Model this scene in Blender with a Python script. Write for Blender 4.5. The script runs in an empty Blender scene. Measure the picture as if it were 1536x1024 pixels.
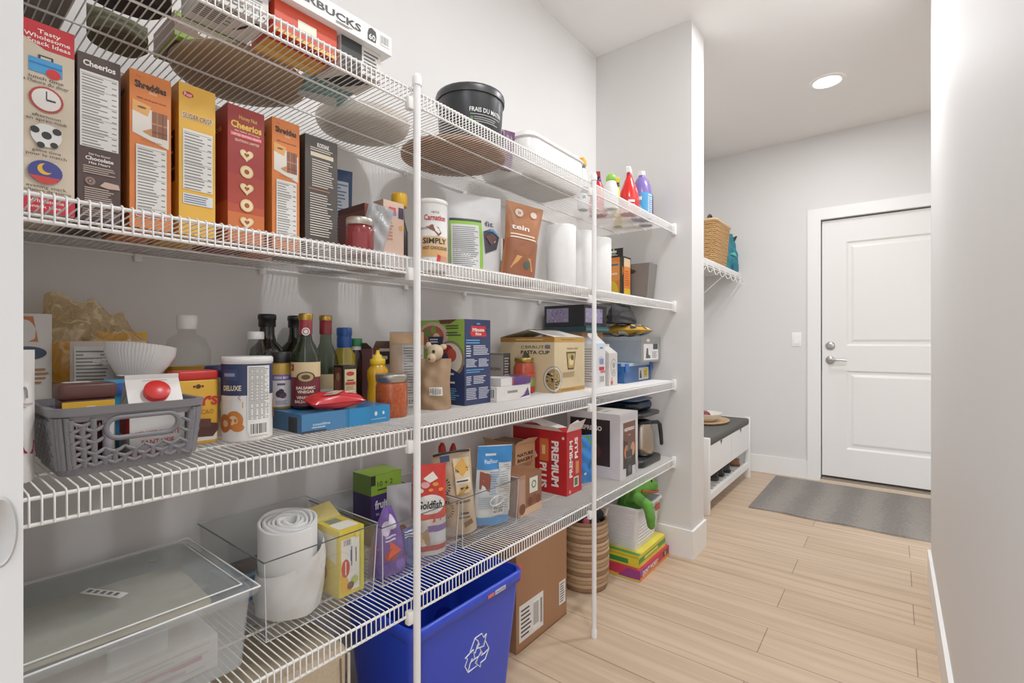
import bpy, math, random
from mathutils import Vector, Matrix

EXPO = 0.07; WORLD = 2.1; LP1 = 13; LP2 = 9.5; LP3 = 12; LP4 = 19; GAM = 1.16
PI = math.pi
col = bpy.context.scene.collection
sc = bpy.context.scene

# ------------------------------------------------------------------ materials
def lin(h):
    h = h.lstrip('#')
    out = []
    for i in (0, 2, 4):
        c = int(h[i:i+2], 16) / 255.0
        out.append(c / 12.92 if c <= 0.04045 else ((c + 0.055) / 1.055) ** 2.4)
    return out + [1.0]

MC = {}
def P(hexc, rough=0.5, k='', var=0.06, scale=30.0):
    """procedural material: colour varied by noise; k = '', metal, clear, frost, liquid, fab, emit"""
    key = (hexc, rough, k)
    if key in MC:
        return MC[key]
    m = bpy.data.materials.new((k or 'mat') + '_' + hexc.lstrip('#'))
    m.use_nodes = True
    nt = m.node_tree; N = nt.nodes; L = nt.links
    N.clear()
    out = N.new('ShaderNodeOutputMaterial')
    c = lin(hexc)
    if k == 'emit':
        e = N.new('ShaderNodeEmission'); e.inputs[0].default_value = c; e.inputs[1].default_value = rough
        L.new(e.outputs[0], out.inputs[0]); MC[key] = m; return m
    if k in ('clear', 'wrap'):
        tr = N.new('ShaderNodeBsdfTransparent'); tr.inputs[0].default_value = c
        gl = N.new('ShaderNodeBsdfGlossy'); gl.inputs['Roughness'].default_value = rough
        lw = N.new('ShaderNodeLayerWeight'); lw.inputs[0].default_value = 0.12
        mr = N.new('ShaderNodeMapRange'); mr.inputs[3].default_value = 0.025; mr.inputs[4].default_value = 0.40
        mx = N.new('ShaderNodeMixShader')
        L.new(lw.outputs['Facing'], mr.inputs[0]); L.new(mr.outputs[0], mx.inputs[0])
        L.new(tr.outputs[0], mx.inputs[1]); L.new(gl.outputs[0], mx.inputs[2])
        if k == 'wrap':
            no = N.new('ShaderNodeTexNoise'); no.inputs['Scale'].default_value = 9; no.inputs['Distortion'].default_value = 1.2
            bp = N.new('ShaderNodeBump'); bp.inputs[0].default_value = 0.9; bp.inputs[1].default_value = 0.02
            L.new(no.outputs[0], bp.inputs['Height']); L.new(bp.outputs[0], gl.inputs['Normal']); L.new(bp.outputs[0], lw.inputs['Normal'])
            df = N.new('ShaderNodeBsdfDiffuse'); df.inputs[0].default_value = [x ** 1.6 for x in c[:3]] + [1]; m2 = N.new('ShaderNodeMixShader')
            ms = N.new('ShaderNodeMapRange'); ms.inputs[1].default_value = .42; ms.inputs[2].default_value = .7; ms.inputs[3].default_value = .05; ms.inputs[4].default_value = .5
            L.new(no.outputs[0], ms.inputs[0]); L.new(ms.outputs[0], m2.inputs[0]); L.new(mx.outputs[0], m2.inputs[1]); L.new(df.outputs[0], m2.inputs[2])
            L.new(m2.outputs[0], out.inputs[0]); MC[key] = m; return m
        L.new(mx.outputs[0], out.inputs[0]); MC[key] = m; return m
    if k == 'frost':
        tr = N.new('ShaderNodeBsdfTransparent'); tr.inputs[0].default_value = (0.93, 0.94, 0.94, 1)
        pr = N.new('ShaderNodeBsdfPrincipled'); pr.inputs['Base Color'].default_value = c; pr.inputs['Roughness'].default_value = 0.25
        no = N.new('ShaderNodeTexNoise'); no.inputs['Scale'].default_value = 14
        mr = N.new('ShaderNodeMapRange'); mr.inputs[3].default_value = rough - 0.06; mr.inputs[4].default_value = rough + 0.06
        mx = N.new('ShaderNodeMixShader')
        L.new(no.outputs[0], mr.inputs[0]); L.new(mr.outputs[0], mx.inputs[0])
        L.new(tr.outputs[0], mx.inputs[1]); L.new(pr.outputs[0], mx.inputs[2]); L.new(mx.outputs[0], out.inputs[0])
        MC[key] = m; return m
    pr = N.new('ShaderNodeBsdfPrincipled')
    pr.inputs['Roughness'].default_value = rough
    if k == 'metal': pr.inputs['Metallic'].default_value = 1.0
    tc = N.new('ShaderNodeTexCoord'); no = N.new('ShaderNodeTexNoise')
    no.inputs['Scale'].default_value = 160.0 if k == 'fab' else scale
    L.new(tc.outputs['Object'], no.inputs['Vector'])
    mx = N.new('ShaderNodeMix'); mx.data_type = 'RGBA'
    v = 0.16 if k == 'fab' else var
    mx.inputs[6].default_value = [x * (1 - v) for x in c[:3]] + [1]
    mx.inputs[7].default_value = [min(1, x * (1 + v)) for x in c[:3]] + [1]
    L.new(no.outputs[0], mx.inputs[0]); L.new(mx.outputs[2], pr.inputs['Base Color'])
    if k == 'fab':
        bp = N.new('ShaderNodeBump'); bp.inputs[0].default_value = 0.4; bp.inputs[1].default_value = 0.004
        L.new(no.outputs[0], bp.inputs['Height']); L.new(bp.outputs[0], pr.inputs['Normal'])
    L.new(pr.outputs[0], out.inputs[0])
    MC[key] = m
    return m

def asmat(c):
    if isinstance(c, str): return P(c)
    if isinstance(c, tuple): return P(*c)
    return c

# ------------------------------------------------------------------ text outlines
TC = {}
def glyphs(s, bold=0.0, shear=0.0):
    key = (s, bold, shear)
    if key in TC: return TC[key]
    cu = bpy.data.curves.new('lettering', 'FONT')
    cu.body = s; cu.size = 1.0; cu.offset = bold; cu.shear = shear; cu.resolution_u = 2; cu.fill_mode = 'FRONT'
    ob = bpy.data.objects.new('lettering', cu)
    me = ob.to_mesh()
    vs = [(v.co.x, v.co.y) for v in me.vertices]
    fs = [tuple(p.vertices) for p in me.polygons]
    ob.to_mesh_clear(); bpy.data.objects.remove(ob); bpy.data.curves.remove(cu)
    if not vs: vs, fs = [(0, 0), (1, 0), (1, 1)], [(0, 1, 2)]
    x0 = min(v[0] for v in vs); x1 = max(v[0] for v in vs)
    vs = [(v[0] - (x0 + x1) / 2, v[1] - 0.36) for v in vs]     # centred, cap height about .72
    TC[key] = (vs, fs, max(x1 - x0, 1e-4))
    return TC[key]

# ------------------------------------------------------------------ print on surfaces
class Surf:
    def __init__(s, fn, w, h, n=1): s.fn, s.w, s.h, s.n = fn, w, h, n
def flat(o, ux, vy, nz):
    """face with corner o, edge vectors ux and vy (metres) and outward normal nz"""
    o, ux, vy, nz = Vector(o), Vector(ux), Vector(vy), Vector(nz)
    return Surf(lambda u, v, k: o + ux * u + vy * v + nz * k, ux.length, vy.length, 1)
def r(u0, v0, u1, v1, c): return ('r', u0, v0, u1, v1, c)
def e(u, v, ru, c, asp=1.0): return ('e', u, v, ru, c, asp)
def t(s, u, v, h, c, w=None, bold=0.012, shear=0.0, rot=0): return ('t', s, u, v, h, c, w, bold, shear, rot)
def bl(u, v, h, c, w=.3, bold=0, shear=0, rot=0):
    """unreadable line of print"""
    a, b = ((w or .3)/2, h*.42) if rot % 180 == 0 else (h*.42, (w or .3)/2)
    return ('r', u - a, v - b, u + a, v + b, c)
def fine(u0, v0, u1, v1, n, c='#55524e', fill=0.45): return ('l', u0, v0, u1, v1, n, c, fill)
def bar(u0, v0, u1, v1): return ('b', u0, v0, u1, v1)
def nut(u0, v0, u1, v1, n=16): return ('n', u0, v0, u1, v1, n)
def p(pts, c): return ('p', pts, c)

class G:
    """collects geometry for ONE mesh object"""
    def __init__(s): s.v = []; s.f = []; s.fm = []; s.fs = []; s.mats = []
    def mi(s, c):
        m = asmat(c)
        if m not in s.mats: s.mats.append(m)
        return s.mats.index(m)
    def add(s, pts, faces, c, smooth=False):
        b = len(s.v); s.v += [tuple(q) for q in pts]; k = s.mi(c)
        for f in faces: s.f.append(tuple(i + b for i in f)); s.fm.append(k); s.fs.append(smooth)
    def box(s, x0, y0, z0, x1, y1, z1, c, M=None):
        pts = [Vector(q) for q in ((x0,y0,z0),(x1,y0,z0),(x1,y1,z0),(x0,y1,z0),(x0,y0,z1),(x1,y0,z1),(x1,y1,z1),(x0,y1,z1))]
        if M is not None: pts = [M @ q for q in pts]
        s.add(pts, [(0,3,2,1),(4,5,6,7),(0,1,5,4),(1,2,6,5),(2,3,7,6),(3,0,4,7)], c)
        return s
    def rbox(s, x0, y0, z0, x1, y1, z1, rad, c, taper=1.0, n=4, zr=None):
        """box with rounded vertical edges (and soft top and bottom edges); taper scales the bottom"""
        zr = rad * 0.5 if zr is None else zr
        cx, cy = (x0 + x1) / 2, (y0 + y1) / 2
        def ring(z, ins, sc_):
            hx, hy = (x1 - x0) / 2 * sc_ - ins, (y1 - y0) / 2 * sc_ - ins; rr = max(1e-4, min(rad, hx, hy) - ins * 0.5); out = []
            for qx, qy, a0 in ((1,1,0),(-1,1,90),(-1,-1,180),(1,-1,270)):
                for i in range(n + 1):
                    a = math.radians(a0 + 90 * i / n)
                    out.append((cx + qx * (hx - rr) + rr * math.cos(a), cy + qy * (hy - rr) + rr * math.sin(a), z))
            return out
        H = z1 - z0; tp = lambda z: taper + (1 - taper) * (z - z0) / H
        zs = [(z0, zr), (z0 + zr * .3, zr * .3), (z0 + zr, 0), (z1 - zr, 0), (z1 - zr * .3, zr * .3), (z1, zr)]
        rings = [ring(z, i_, tp(z)) for z, i_ in zs]
        m = len(rings[0]); pts = [q for g_ in rings for q in g_]; fs = []
        for j in range(len(rings) - 1):
            for i in range(m): fs.append((j*m+i, j*m+(i+1) % m, (j+1)*m+(i+1) % m, (j+1)*m+i))
        s.add(pts, fs, c, True)
        s.add(rings[0], [tuple(reversed(range(m)))], c); s.add(rings[-1], [tuple(range(m))], c)
        return s
    def tube(s, pts, rad, c, n=6, closed=False, caps=True):
        pts = [Vector(q) for q in pts]; m = len(pts); rings = []
        up = None
        for i, q in enumerate(pts):
            a = pts[(i - 1) % m] if (i or closed) else q; b = pts[(i + 1) % m] if (i < m - 1 or closed) else q
            d = (b - a).normalized() if (b - a).length > 1e-9 else Vector((0, 0, 1))
            if up is None: up = Vector((0, 0, 1)) if abs(d.z) < 0.9 else Vector((1, 0, 0))
            sx = d.cross(up)
            if sx.length < 1e-4: sx = d.cross(Vector((0, 1, 0)))
            sx.normalize(); up = sx.cross(d).normalized()
            rr = rad[i] if isinstance(rad, (list, tuple)) else rad
            rings += [q + (sx * math.cos(2*PI*k/n) + up * math.sin(2*PI*k/n)) * rr for k in range(n)]
        fs = []
        for j in range(m if closed else m - 1):
            for k in range(n): fs.append((j*n+k, j*n+(k+1) % n, ((j+1) % m)*n+(k+1) % n, ((j+1) % m)*n+k))
        if caps and not closed: fs += [tuple(reversed(range(n))), tuple(range((m-1)*n, m*n))]
        s.add(rings, fs, c, True); return s
    def lathe(s, prof, c, n=28, cx=0, cy=0, sx=1.0, sy=1.0, smooth=True, cap0=True, cap1=True):
        m = len(prof); pts = []
        for rad, z in prof: pts += [(cx + sx*rad*math.cos(2*PI*k/n), cy + sy*rad*math.sin(2*PI*k/n), z) for k in range(n)]
        fs = []
        for j in range(m - 1):
            for k in range(n): fs.append((j*n+k, j*n+(k+1) % n, (j+1)*n+(k+1) % n, (j+1)*n+k))
        s.add(pts, fs, c, smooth)
        if cap0 and prof[0][0] > 1e-5: s.add(pts[:n], [tuple(reversed(range(n)))], c)
        if cap1 and prof[-1][0] > 1e-5: s.add(pts[-n:], [tuple(range(n))], c)
        return s
    def ell(s, cx, cy, cz, rx, ry, rz, c, n=16, M=None):
        pts = []; m = n // 2
        for j in range(m + 1):
            a = PI * j / m
            for k in range(n):
                q = Vector((rx*math.sin(a)*math.cos(2*PI*k/n), ry*math.sin(a)*math.sin(2*PI*k/n), -rz*math.cos(a)))
                if M is not None: q = M @ q
                pts.append((cx+q[0], cy+q[1], cz+q[2]))
        fs = [(j*n+k, j*n+(k+1) % n, (j+1)*n+(k+1) % n, (j+1)*n+k) for j in range(m) for k in range(n)]
        s.add(pts, fs, c, True); return s
    def grid(s, fn, nu, nv, c, smooth=True, flip=False):
        pts = [fn(i/nu, j/nv) for j in range(nv + 1) for i in range(nu + 1)]; w = nu + 1
        fs = [(j*w+i, j*w+i+1, (j+1)*w+i+1, (j+1)*w+i) for j in range(nv) for i in range(nu)]
        if flip: fs = [tuple(reversed(f)) for f in fs]
        s.add(pts, fs, c, smooth); return s
    def prism(s, pts2, z0, z1, c, M=None):
        n = len(pts2); b = [Vector((x, y, z0)) for x, y in pts2] + [Vector((x, y, z1)) for x, y in pts2]
        if M is not None: b = [M @ q for q in b]
        s.add(b, [tuple(reversed(range(n))), tuple(range(n, 2*n))] + [(i, (i+1) % n, n+(i+1) % n, n+i) for i in range(n)], c); return s
    # ---- printing
    def draw(s, S, ops, base=0.0004, step=0.00012):
        rnd = random.Random(len(ops) * 31 + int(S.w * 1000))
        k = base; lift = .0007 if S.n > 1 else 0
        def rect(u0, v0, u1, v1, c, kk):
            if S.n == 1: s.add([S.fn(u0,v0,kk), S.fn(u1,v0,kk), S.fn(u1,v1,kk), S.fn(u0,v1,kk)], [(0,1,2,3)], c)
            else:
                nu = max(1, int(math.ceil(abs(u1-u0)*S.n))); nv = max(1, int(math.ceil(abs(v1-v0)*S.n)))
                s.grid(lambda a, b: S.fn(u0+(u1-u0)*a, v0+(v1-v0)*b, kk), nu, nv, c, True)
        for o in ops:
            k += step; q = o[0]
            if q == 'r': rect(o[1], o[2], o[3], o[4], o[5], k)
            elif q == 'e':
                _, u, v, ru, c, asp = o; n = 22
                nr = 1 if S.n == 1 or ru < .06 else 5
                pts = [S.fn(u, v, k)] + [S.fn(u + ru*j/nr*math.cos(2*PI*i/n), v + ru*j/nr*S.w/S.h*asp*math.sin(2*PI*i/n), k) for j in range(1, nr + 1) for i in range(n)]
                s.add(pts, [(0, i+1, (i+1) % n + 1) for i in range(n)] + [(1+(j-1)*n+i, 1+j*n+i, 1+j*n+(i+1) % n, 1+(j-1)*n+(i+1) % n) for j in range(1, nr) for i in range(n)], c)
            elif q == 'p': s.add([S.fn(u, v, k + lift*.6) for u, v in o[1]], [tuple(range(len(o[1])))], o[2])
            elif q == 't':
                _, txt, u, v, h, c, w, bold, shear, rot = o
                vs, fs, tw = glyphs(txt, bold, shear)
                sy = h * S.h / 0.72
                ext = S.w if rot % 180 == 0 else S.h
                sx = (w * ext / tw) if w else sy
                ca, sa = math.cos(math.radians(rot)), math.sin(math.radians(rot))
                if rot % 180: sy = h * S.w / 0.72; sx = (w * ext / tw) if w else sy
                s.add([S.fn(u + (x*sx*ca - y*sy*sa)/S.w, v + (x*sx*sa + y*sy*ca)/S.h, k + lift) for x, y in vs], fs, c)
            elif q == 'l':
                _, u0, v0, u1, v1, n, c, fill = o; dv = (v1 - v0) / n
                for i in range(n):
                    rect(u0, v0 + dv*(i + .5 - fill/2), u0 + (u1-u0)*rnd.uniform(.72, 1), v0 + dv*(i + .5 + fill/2), c, k)
            elif q == 'b':
                _, u0, v0, u1, v1 = o; rect(u0, v0, u1, v1, '#eeece8', k)
                du = (u1-u0); x = u0 + du*.06
                while x < u1 - du*.1:
                    ww = du * rnd.choice((.02, .03, .05)); rect(x, v0+(v1-v0)*.15, x+ww, v1-(v1-v0)*.08, '#1d1c1c', k + step*.5); x += ww + du*rnd.choice((.025, .04))
            elif q == 'n':
                _, u0, v0, u1, v1, n = o; rect(u0, v0, u1, v1, '#e4e2dd', k); dv = (v1-v0)/n; du = u1-u0
                for i in range(1, n):
                    vv = v1 - dv*i
                    if i % 5 == 1: rect(u0+du*.03, vv-dv*.02, u1-du*.03, vv+dv*.1, '#2b2a29', k + step*.5)
                    rect(u0+du*.05, vv-dv*.72, u0+du*rnd.uniform(.45, .75), vv-dv*.35, '#77746f', k + step*.5)
                    if i % 2: rect(u1-du*.18, vv-dv*.72, u1-du*.05, vv-dv*.35, '#77746f', k + step*.5)
        return s
    def build(s, name, parent=None, loc=None, rz=0.0, M=None):
        me = bpy.data.meshes.new(name); me.from_pydata(s.v, [], s.f)
        for m in s.mats: me.materials.append(m)
        me.set_sharp_from_angle(angle=math.radians(74)); me.polygons.foreach_set('material_index', s.fm); me.polygons.foreach_set('use_smooth', s.fs); me.update()
        o = bpy.data.objects.new(name, me); col.objects.link(o)
        if parent is not None: o.parent = parent
        if loc is not None: o.location = loc
        if rz: o.rotation_euler = (0, 0, math.radians(rz))
        return o

def tag(o, label, cat, group=None, kind=None):
    if label: o['label'] = label
    if cat: o['category'] = cat
    if group: o['group'] = group
    if kind: o['kind'] = kind
    return o
def thing(name, label, cat, x, y, z, rz=0, group=None):
    o = bpy.data.objects.new(name, None); col.objects.link(o)
    o.location = (x, y, z); o.rotation_euler = (0, 0, math.radians(rz)); o.empty_display_size = 0.05
    return tag(o, label, cat, group)
def struct(g, name): return tag(g.build(name), None, None, None, 'structure')

# ------------------------------------------------------------------ generic goods
def cface(w, d, h):
    return {'F': flat((0,0,0), (w,0,0), (0,0,h), (0,-1,0)), 'L': flat((0,d,0), (0,-d,0), (0,0,h), (-1,0,0)),
            'R': flat((w,0,0), (0,d,0), (0,0,h), (1,0,0)), 'T': flat((0,0,h), (w,0,0), (0,d,0), (0,0,1)), 'B': flat((0,d,0), (w,0,0), (0,-d,0), (0,0,-1))}
def carton(name, label, cat, x, y, z, w, d, h, c, rz=0, F=(), L=(), T=(), B=(), Rr=(), group=None, side=None, top=None):
    """printed box; x, y is its near corner between the -x and -y faces"""
    g = G(); g.box(0, 0, 0, w, d, h, c); S = cface(w, d, h)
    if side: g.draw(S['L'], [r(0, 0, 1, 1, side)], 0.0001)
    if top: g.draw(S['T'], [r(0, 0, 1, 1, top)], 0.0001)
    for k, ops in (('F', F), ('L', L), ('T', T), ('B', B), ('R', Rr)):
        if ops: g.draw(S[k], ops)
    return tag(g.build(name, None, (x, y, z), rz), label, cat, group)

def camang(x, y): return math.atan2(-y, -x)
def cyl(prof, ang, span, z0, z1):
    """print surface wrapped round a lathe profile"""
    def rad(z):
        for (r0, a), (r1, b) in zip(prof, prof[1:]):
            if a <= z <= b and b > a: return r0 + (r1 - r0) * (z - a) / (b - a)
        return prof[-1][0] if z > prof[-1][1] else prof[0][0]
    rm = rad((z0 + z1) / 2); sp = math.radians(span)
    def fn(u, v, k):
        z = z0 + (z1 - z0) * v; a = ang + (u - .5) * sp; q = rad(z) + k
        return Vector((q * math.cos(a), q * math.sin(a), z))
    return Surf(fn, rm * sp, z1 - z0, max(8, int(span / 12)))
def bottle(name, label, cat, x, y, z, parts, prints=(), group=None, turn=0, sx=1, sy=1, rz=0):
    """parts: (part name, profile [(radius, height)], colour); prints: (part name, profile index, span, z0, z1, ops)"""
    root = thing(name, label, cat, x, y, z, rz, group)
    for pn, prof, c in parts: G().lathe(prof, c, 28, sx=sx, sy=sy).build(pn, root)
    for pn, i, span, z0, z1, ops in prints:
        g = G(); S = cyl(parts[i][1], camang(x, y) + math.radians(turn - rz), span, z0, z1)
        if sx != 1 or sy != 1:
            f0 = S.fn; S = Surf(lambda u, v, k: Vector((f0(u, v, k + .0005)[0]*sx, f0(u, v, k + .0005)[1]*sy, f0(u, v, k)[2])), S.w, S.h, S.n)
        g.draw(S, ops); g.build(pn, root)
    return root

def pouch_fn(w, h, d, kind='stand', lean=0.0, amp=0.0, seed=0, flare=0.0, pinch=0.0):
    ph = random.Random(seed); a, b, c_ = ph.uniform(0, 6), ph.uniform(0, 6), ph.uniform(0, 6)
    def th(u, v):
        q = abs(2*u - 1); side = max(0.0, 1 - q**3.2) ** .7
        if kind == 'stand': ver = (1 - max(0, v)**1.8) ** .8 * (0.9 + .1*math.sin(PI*v))
        else: ver = max(0.0, 1 - abs(2*v - 1)**3) ** .6
        return d/2*side*ver + 0.0006
    def wav(u, v): return amp * (math.sin(9*u + 7*v + a) * math.sin(11*v - 4*u + b) + .6*math.sin(21*v + 8*u + c_)) * (1 - abs(2*u-1)**4)
    def fn(u, v, s_, k):
        ww = w * (1 + flare*v**2 - pinch*math.sin(PI*v)**2)
        q = th(u, v)
        return Vector(((u - .5)*ww + lean*v*v*h*.3, s_*(q + k) + s_*wav(u, v)*min(1, q/(.15*d + 1e-4)), h*v))
    return fn
def pouch(name, label, cat, x, y, z, w, h, d, c, rz=0, tilt=0, roll=0, ops=(), kind='stand', amp=.002, seed=1, flare=0, pinch=0, lean=0, group=None, parent=None, mat=None, back=None, nu=16, nv=18, part=None):
    """soft bag; x, y, z is the middle of its base; front faces -y before turning"""
    fn = pouch_fn(w, h, d, kind, lean, amp, seed, flare, pinch)
    g = G(); m = mat or P(c, .38)
    g.grid(lambda u, v: fn(u, v, -1, 0), nu, nv, m); g.grid(lambda u, v: fn(u, v, 1, 0), nu, nv, back or m, flip=True)
    if kind == 'stand': g.grid(lambda u, v: Vector((fn(u, 0, -1, 0)[0], fn(u, 0, -1, 0)[1]*(1-2*v), 0)), nu, 4, m, flip=True)
    if ops: g.draw(Surf(lambda u, v, k: fn(u, v, -1, k), w, h, 18), ops, .0014, .00025)
    o = g.build(part or name, parent, (x, y, z))
    o.rotation_euler = (math.radians(tilt), math.radians(roll), math.radians(rz))
    return tag(o, label, cat, group) if parent is None else o

# ------------------------------------------------------------------ camera, light, world
cam = bpy.data.objects.new('camera', bpy.data.cameras.new('camera')); col.objects.link(cam)
cam.location = (0, 0, 1.12); cam.rotation_euler = (PI/2, 0, math.atan(574/730.) - PI/2)
cam.data.sensor_width = 36.0; cam.data.lens = 730 / 1536 * 36.0; cam.data.clip_start = 0.02
sc.camera = cam
sc.view_settings.view_transform = 'Standard'; sc.view_settings.look = 'None'; sc.view_settings.exposure = EXPO; sc.view_settings.gamma = GAM
sc.cycles.transparent_max_bounces = 24; sc.cycles.max_bounces = 8; sc.cycles.diffuse_bounces = 5

w = bpy.data.worlds.new('world'); sc.world = w; w.use_nodes = True
bg = w.node_tree.nodes['Background']; bg.inputs[0].default_value = (0.93, 0.96, 1.0, 1); bg.inputs[1].default_value = WORLD
_tc = w.node_tree.nodes.new('ShaderNodeTexCoord'); _sp = w.node_tree.nodes.new('ShaderNodeSeparateXYZ'); _mr = w.node_tree.nodes.new('ShaderNodeMapRange')
_mr.inputs[1].default_value = -.35; _mr.inputs[2].default_value = .75; _mr.inputs[3].default_value = WORLD*.22; _mr.inputs[4].default_value = WORLD*1.6
w.node_tree.links.new(_tc.outputs['Generated'], _sp.inputs[0]); w.node_tree.links.new(_sp.outputs[2], _mr.inputs[0]); w.node_tree.links.new(_mr.outputs[0], bg.inputs[1])
def lamp(name, x, y, z, power, size, c=(.97, .985, 1), spread=180):
    l = bpy.data.lights.new(name, 'AREA'); l.shape = 'DISK'; l.size = size; l.energy = power; l.color = c; l.spread = math.radians(spread)
    o = bpy.data.objects.new(name, l); o.location = (x, y, z); col.objects.link(o); return o
lamp('pantry_lamp', .95, .20, 2.768, LP1, .15)
lamp('pantry_lamp_inner', 2.5, .26, 2.768, LP4, .15)
lamp('mudroom_lamp', 3.69, .34, 2.768, LP2, .15)
lamp('fill_lamp', -1.1, .1, 2.6, LP3, .9)  # unseen lamp added behind the camera to brighten the fronts of the goods

# ------------------------------------------------------------------ the room
def wallmat(hexc, rough=.6):
    m = P(hexc, rough, '', .012, 9.0); m.name = 'painted_drywall_' + hexc[1:]
    return m
WALL = wallmat('#dddbd9'); CEIL = wallmat('#f0eeec', .8); TRIM = wallmat('#efeeec', .35)

def floor_mat():
    m = bpy.data.materials.new('oak_plank_floor'); m.use_nodes = True
    nt = m.node_tree; N = nt.nodes; L = nt.links; pr = N['Principled BSDF']
    tc = N.new('ShaderNodeTexCoord'); sp = N.new('ShaderNodeSeparateXYZ'); cb = N.new('ShaderNodeCombineXYZ')
    ad = N.new('ShaderNodeMath'); ad.inputs[1].default_value = -2.115 + .19 * 40
    a2 = N.new('ShaderNodeMath'); a2.inputs[1].default_value = 20.35
    L.new(tc.outputs['Object'], sp.inputs[0]); L.new(sp.outputs[0], ad.inputs[0]); L.new(sp.outputs[1], a2.inputs[0])
    L.new(a2.outputs[0], cb.inputs[0]); L.new(ad.outputs[0], cb.inputs[1])
    br = N.new('ShaderNodeTexBrick'); br.offset = .37; br.offset_frequency = 2; br.squash = 1.0
    br.inputs['Scale'].default_value = 1; br.inputs['Brick Width'].default_value = 1.22; br.inputs['Row Height'].default_value = .19
    br.inputs['Mortar Size'].default_value = .0019; br.inputs['Mortar Smooth'].default_value = .2; br.inputs['Bias'].default_value = 0
    br.inputs['Color1'].default_value = lin('#c8ae93'); br.inputs['Color2'].default_value = lin('#bea386'); br.inputs['Mortar'].default_value = lin('#86705c')
    L.new(cb.outputs[0], br.inputs['Vector'])
    mp = N.new('ShaderNodeMapping'); mp.inputs['Scale'].default_value = (1.3, 26, 1)
    L.new(cb.outputs[0], mp.inputs[0])
    no = N.new('ShaderNodeTexNoise'); no.inputs['Scale'].default_value = 1.0; no.inputs['Detail'].default_value = 5; no.inputs['Distortion'].default_value = .6
    L.new(mp.outputs[0], no.inputs['Vector'])
    rp = N.new('ShaderNodeValToRGB'); rp.color_ramp.elements[0].position = .28; rp.color_ramp.elements[0].color = (.74, .70, .66, 1)
    rp.color_ramp.elements[1].position = .62; rp.color_ramp.elements[1].color = (1.06, 1.06, 1.06, 1)
    L.new(no.outputs[0], rp.inputs[0])
    mx = N.new('ShaderNodeMix'); mx.data_type = 'RGBA'; mx.blend_type = 'MULTIPLY'; mx.inputs[0].default_value = .8
    L.new(br.outputs['Color'], mx.inputs[6]); L.new(rp.outputs[0], mx.inputs[7]); L.new(mx.outputs[2], pr.inputs['Base Color'])
    pr.inputs['Roughness'].default_value = .42
    bp = N.new('ShaderNodeBump'); bp.inputs[0].default_value = .25; bp.inputs[1].default_value = .002; bp.invert = True
    L.new(br.outputs['Fac'], bp.inputs['Height']); L.new(bp.outputs[0], pr.inputs['Normal'])
    return m

HC = 2.783; YB = 1.375; XD = 4.62
struct(G().box(-1.6, -1.7, -.12, 4.9, 1.6, 0, floor_mat()), 'floor')
struct(G().box(-.6, -1.7, HC, 4.9, 1.6, HC + .12, CEIL), 'ceiling')
struct(G().box(-.11, YB, 0, XD + .15, YB + .12, HC, WALL), 'wall_left')
struct(G().box(2.545, .822, 0, 2.745, YB, HC, WALL), 'wall_partition')
struct(G().box(-.15, -.26, 0, 2.99, -.133, HC, WALL), 'wall_right')
struct(G().box(2.99, -1.62, 0, XD + .15, -1.5, HC, WALL), 'wall_mudroom_right')
g = G(); g.box(XD, .468, 0, XD + .15, YB, HC, WALL); g.box(XD, -1.5, 0, XD + .15, -.468, HC, WALL); g.box(XD, -.468, 2.098, XD + .15, .468, HC, WALL)
struct(g, 'wall_back')
def base(g, pts, h=.145, th=.012):
    for (x0, y0, x1, y1) in pts: g.box(x0, y0, 0, x1, y1, h, TRIM)
    return g
struct(base(G(), [(2.533, .81, 2.757, .822), (2.533, .822, 2.545, 1.375), (2.745, .822, 2.757, 1.375)]), 'baseboard_partition')
struct(base(G(), [(-.15, -.133, 2.99, -.121), (2.99, -.26, 3.002, -.121)]), 'baseboard_right')
struct(base(G(), [(XD - .012, .557, XD, YB)]), 'baseboard_back')
g = G(); g.box(XD - .018, .468, 0, XD, .558, 2.098, TRIM); g.box(XD - .018, -.558, 0, XD, -.468, 2.098, TRIM); g.box(XD - .018, -.558, 2.098, XD, .558, 2.188, TRIM)
struct(g, 'trim_1')
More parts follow.
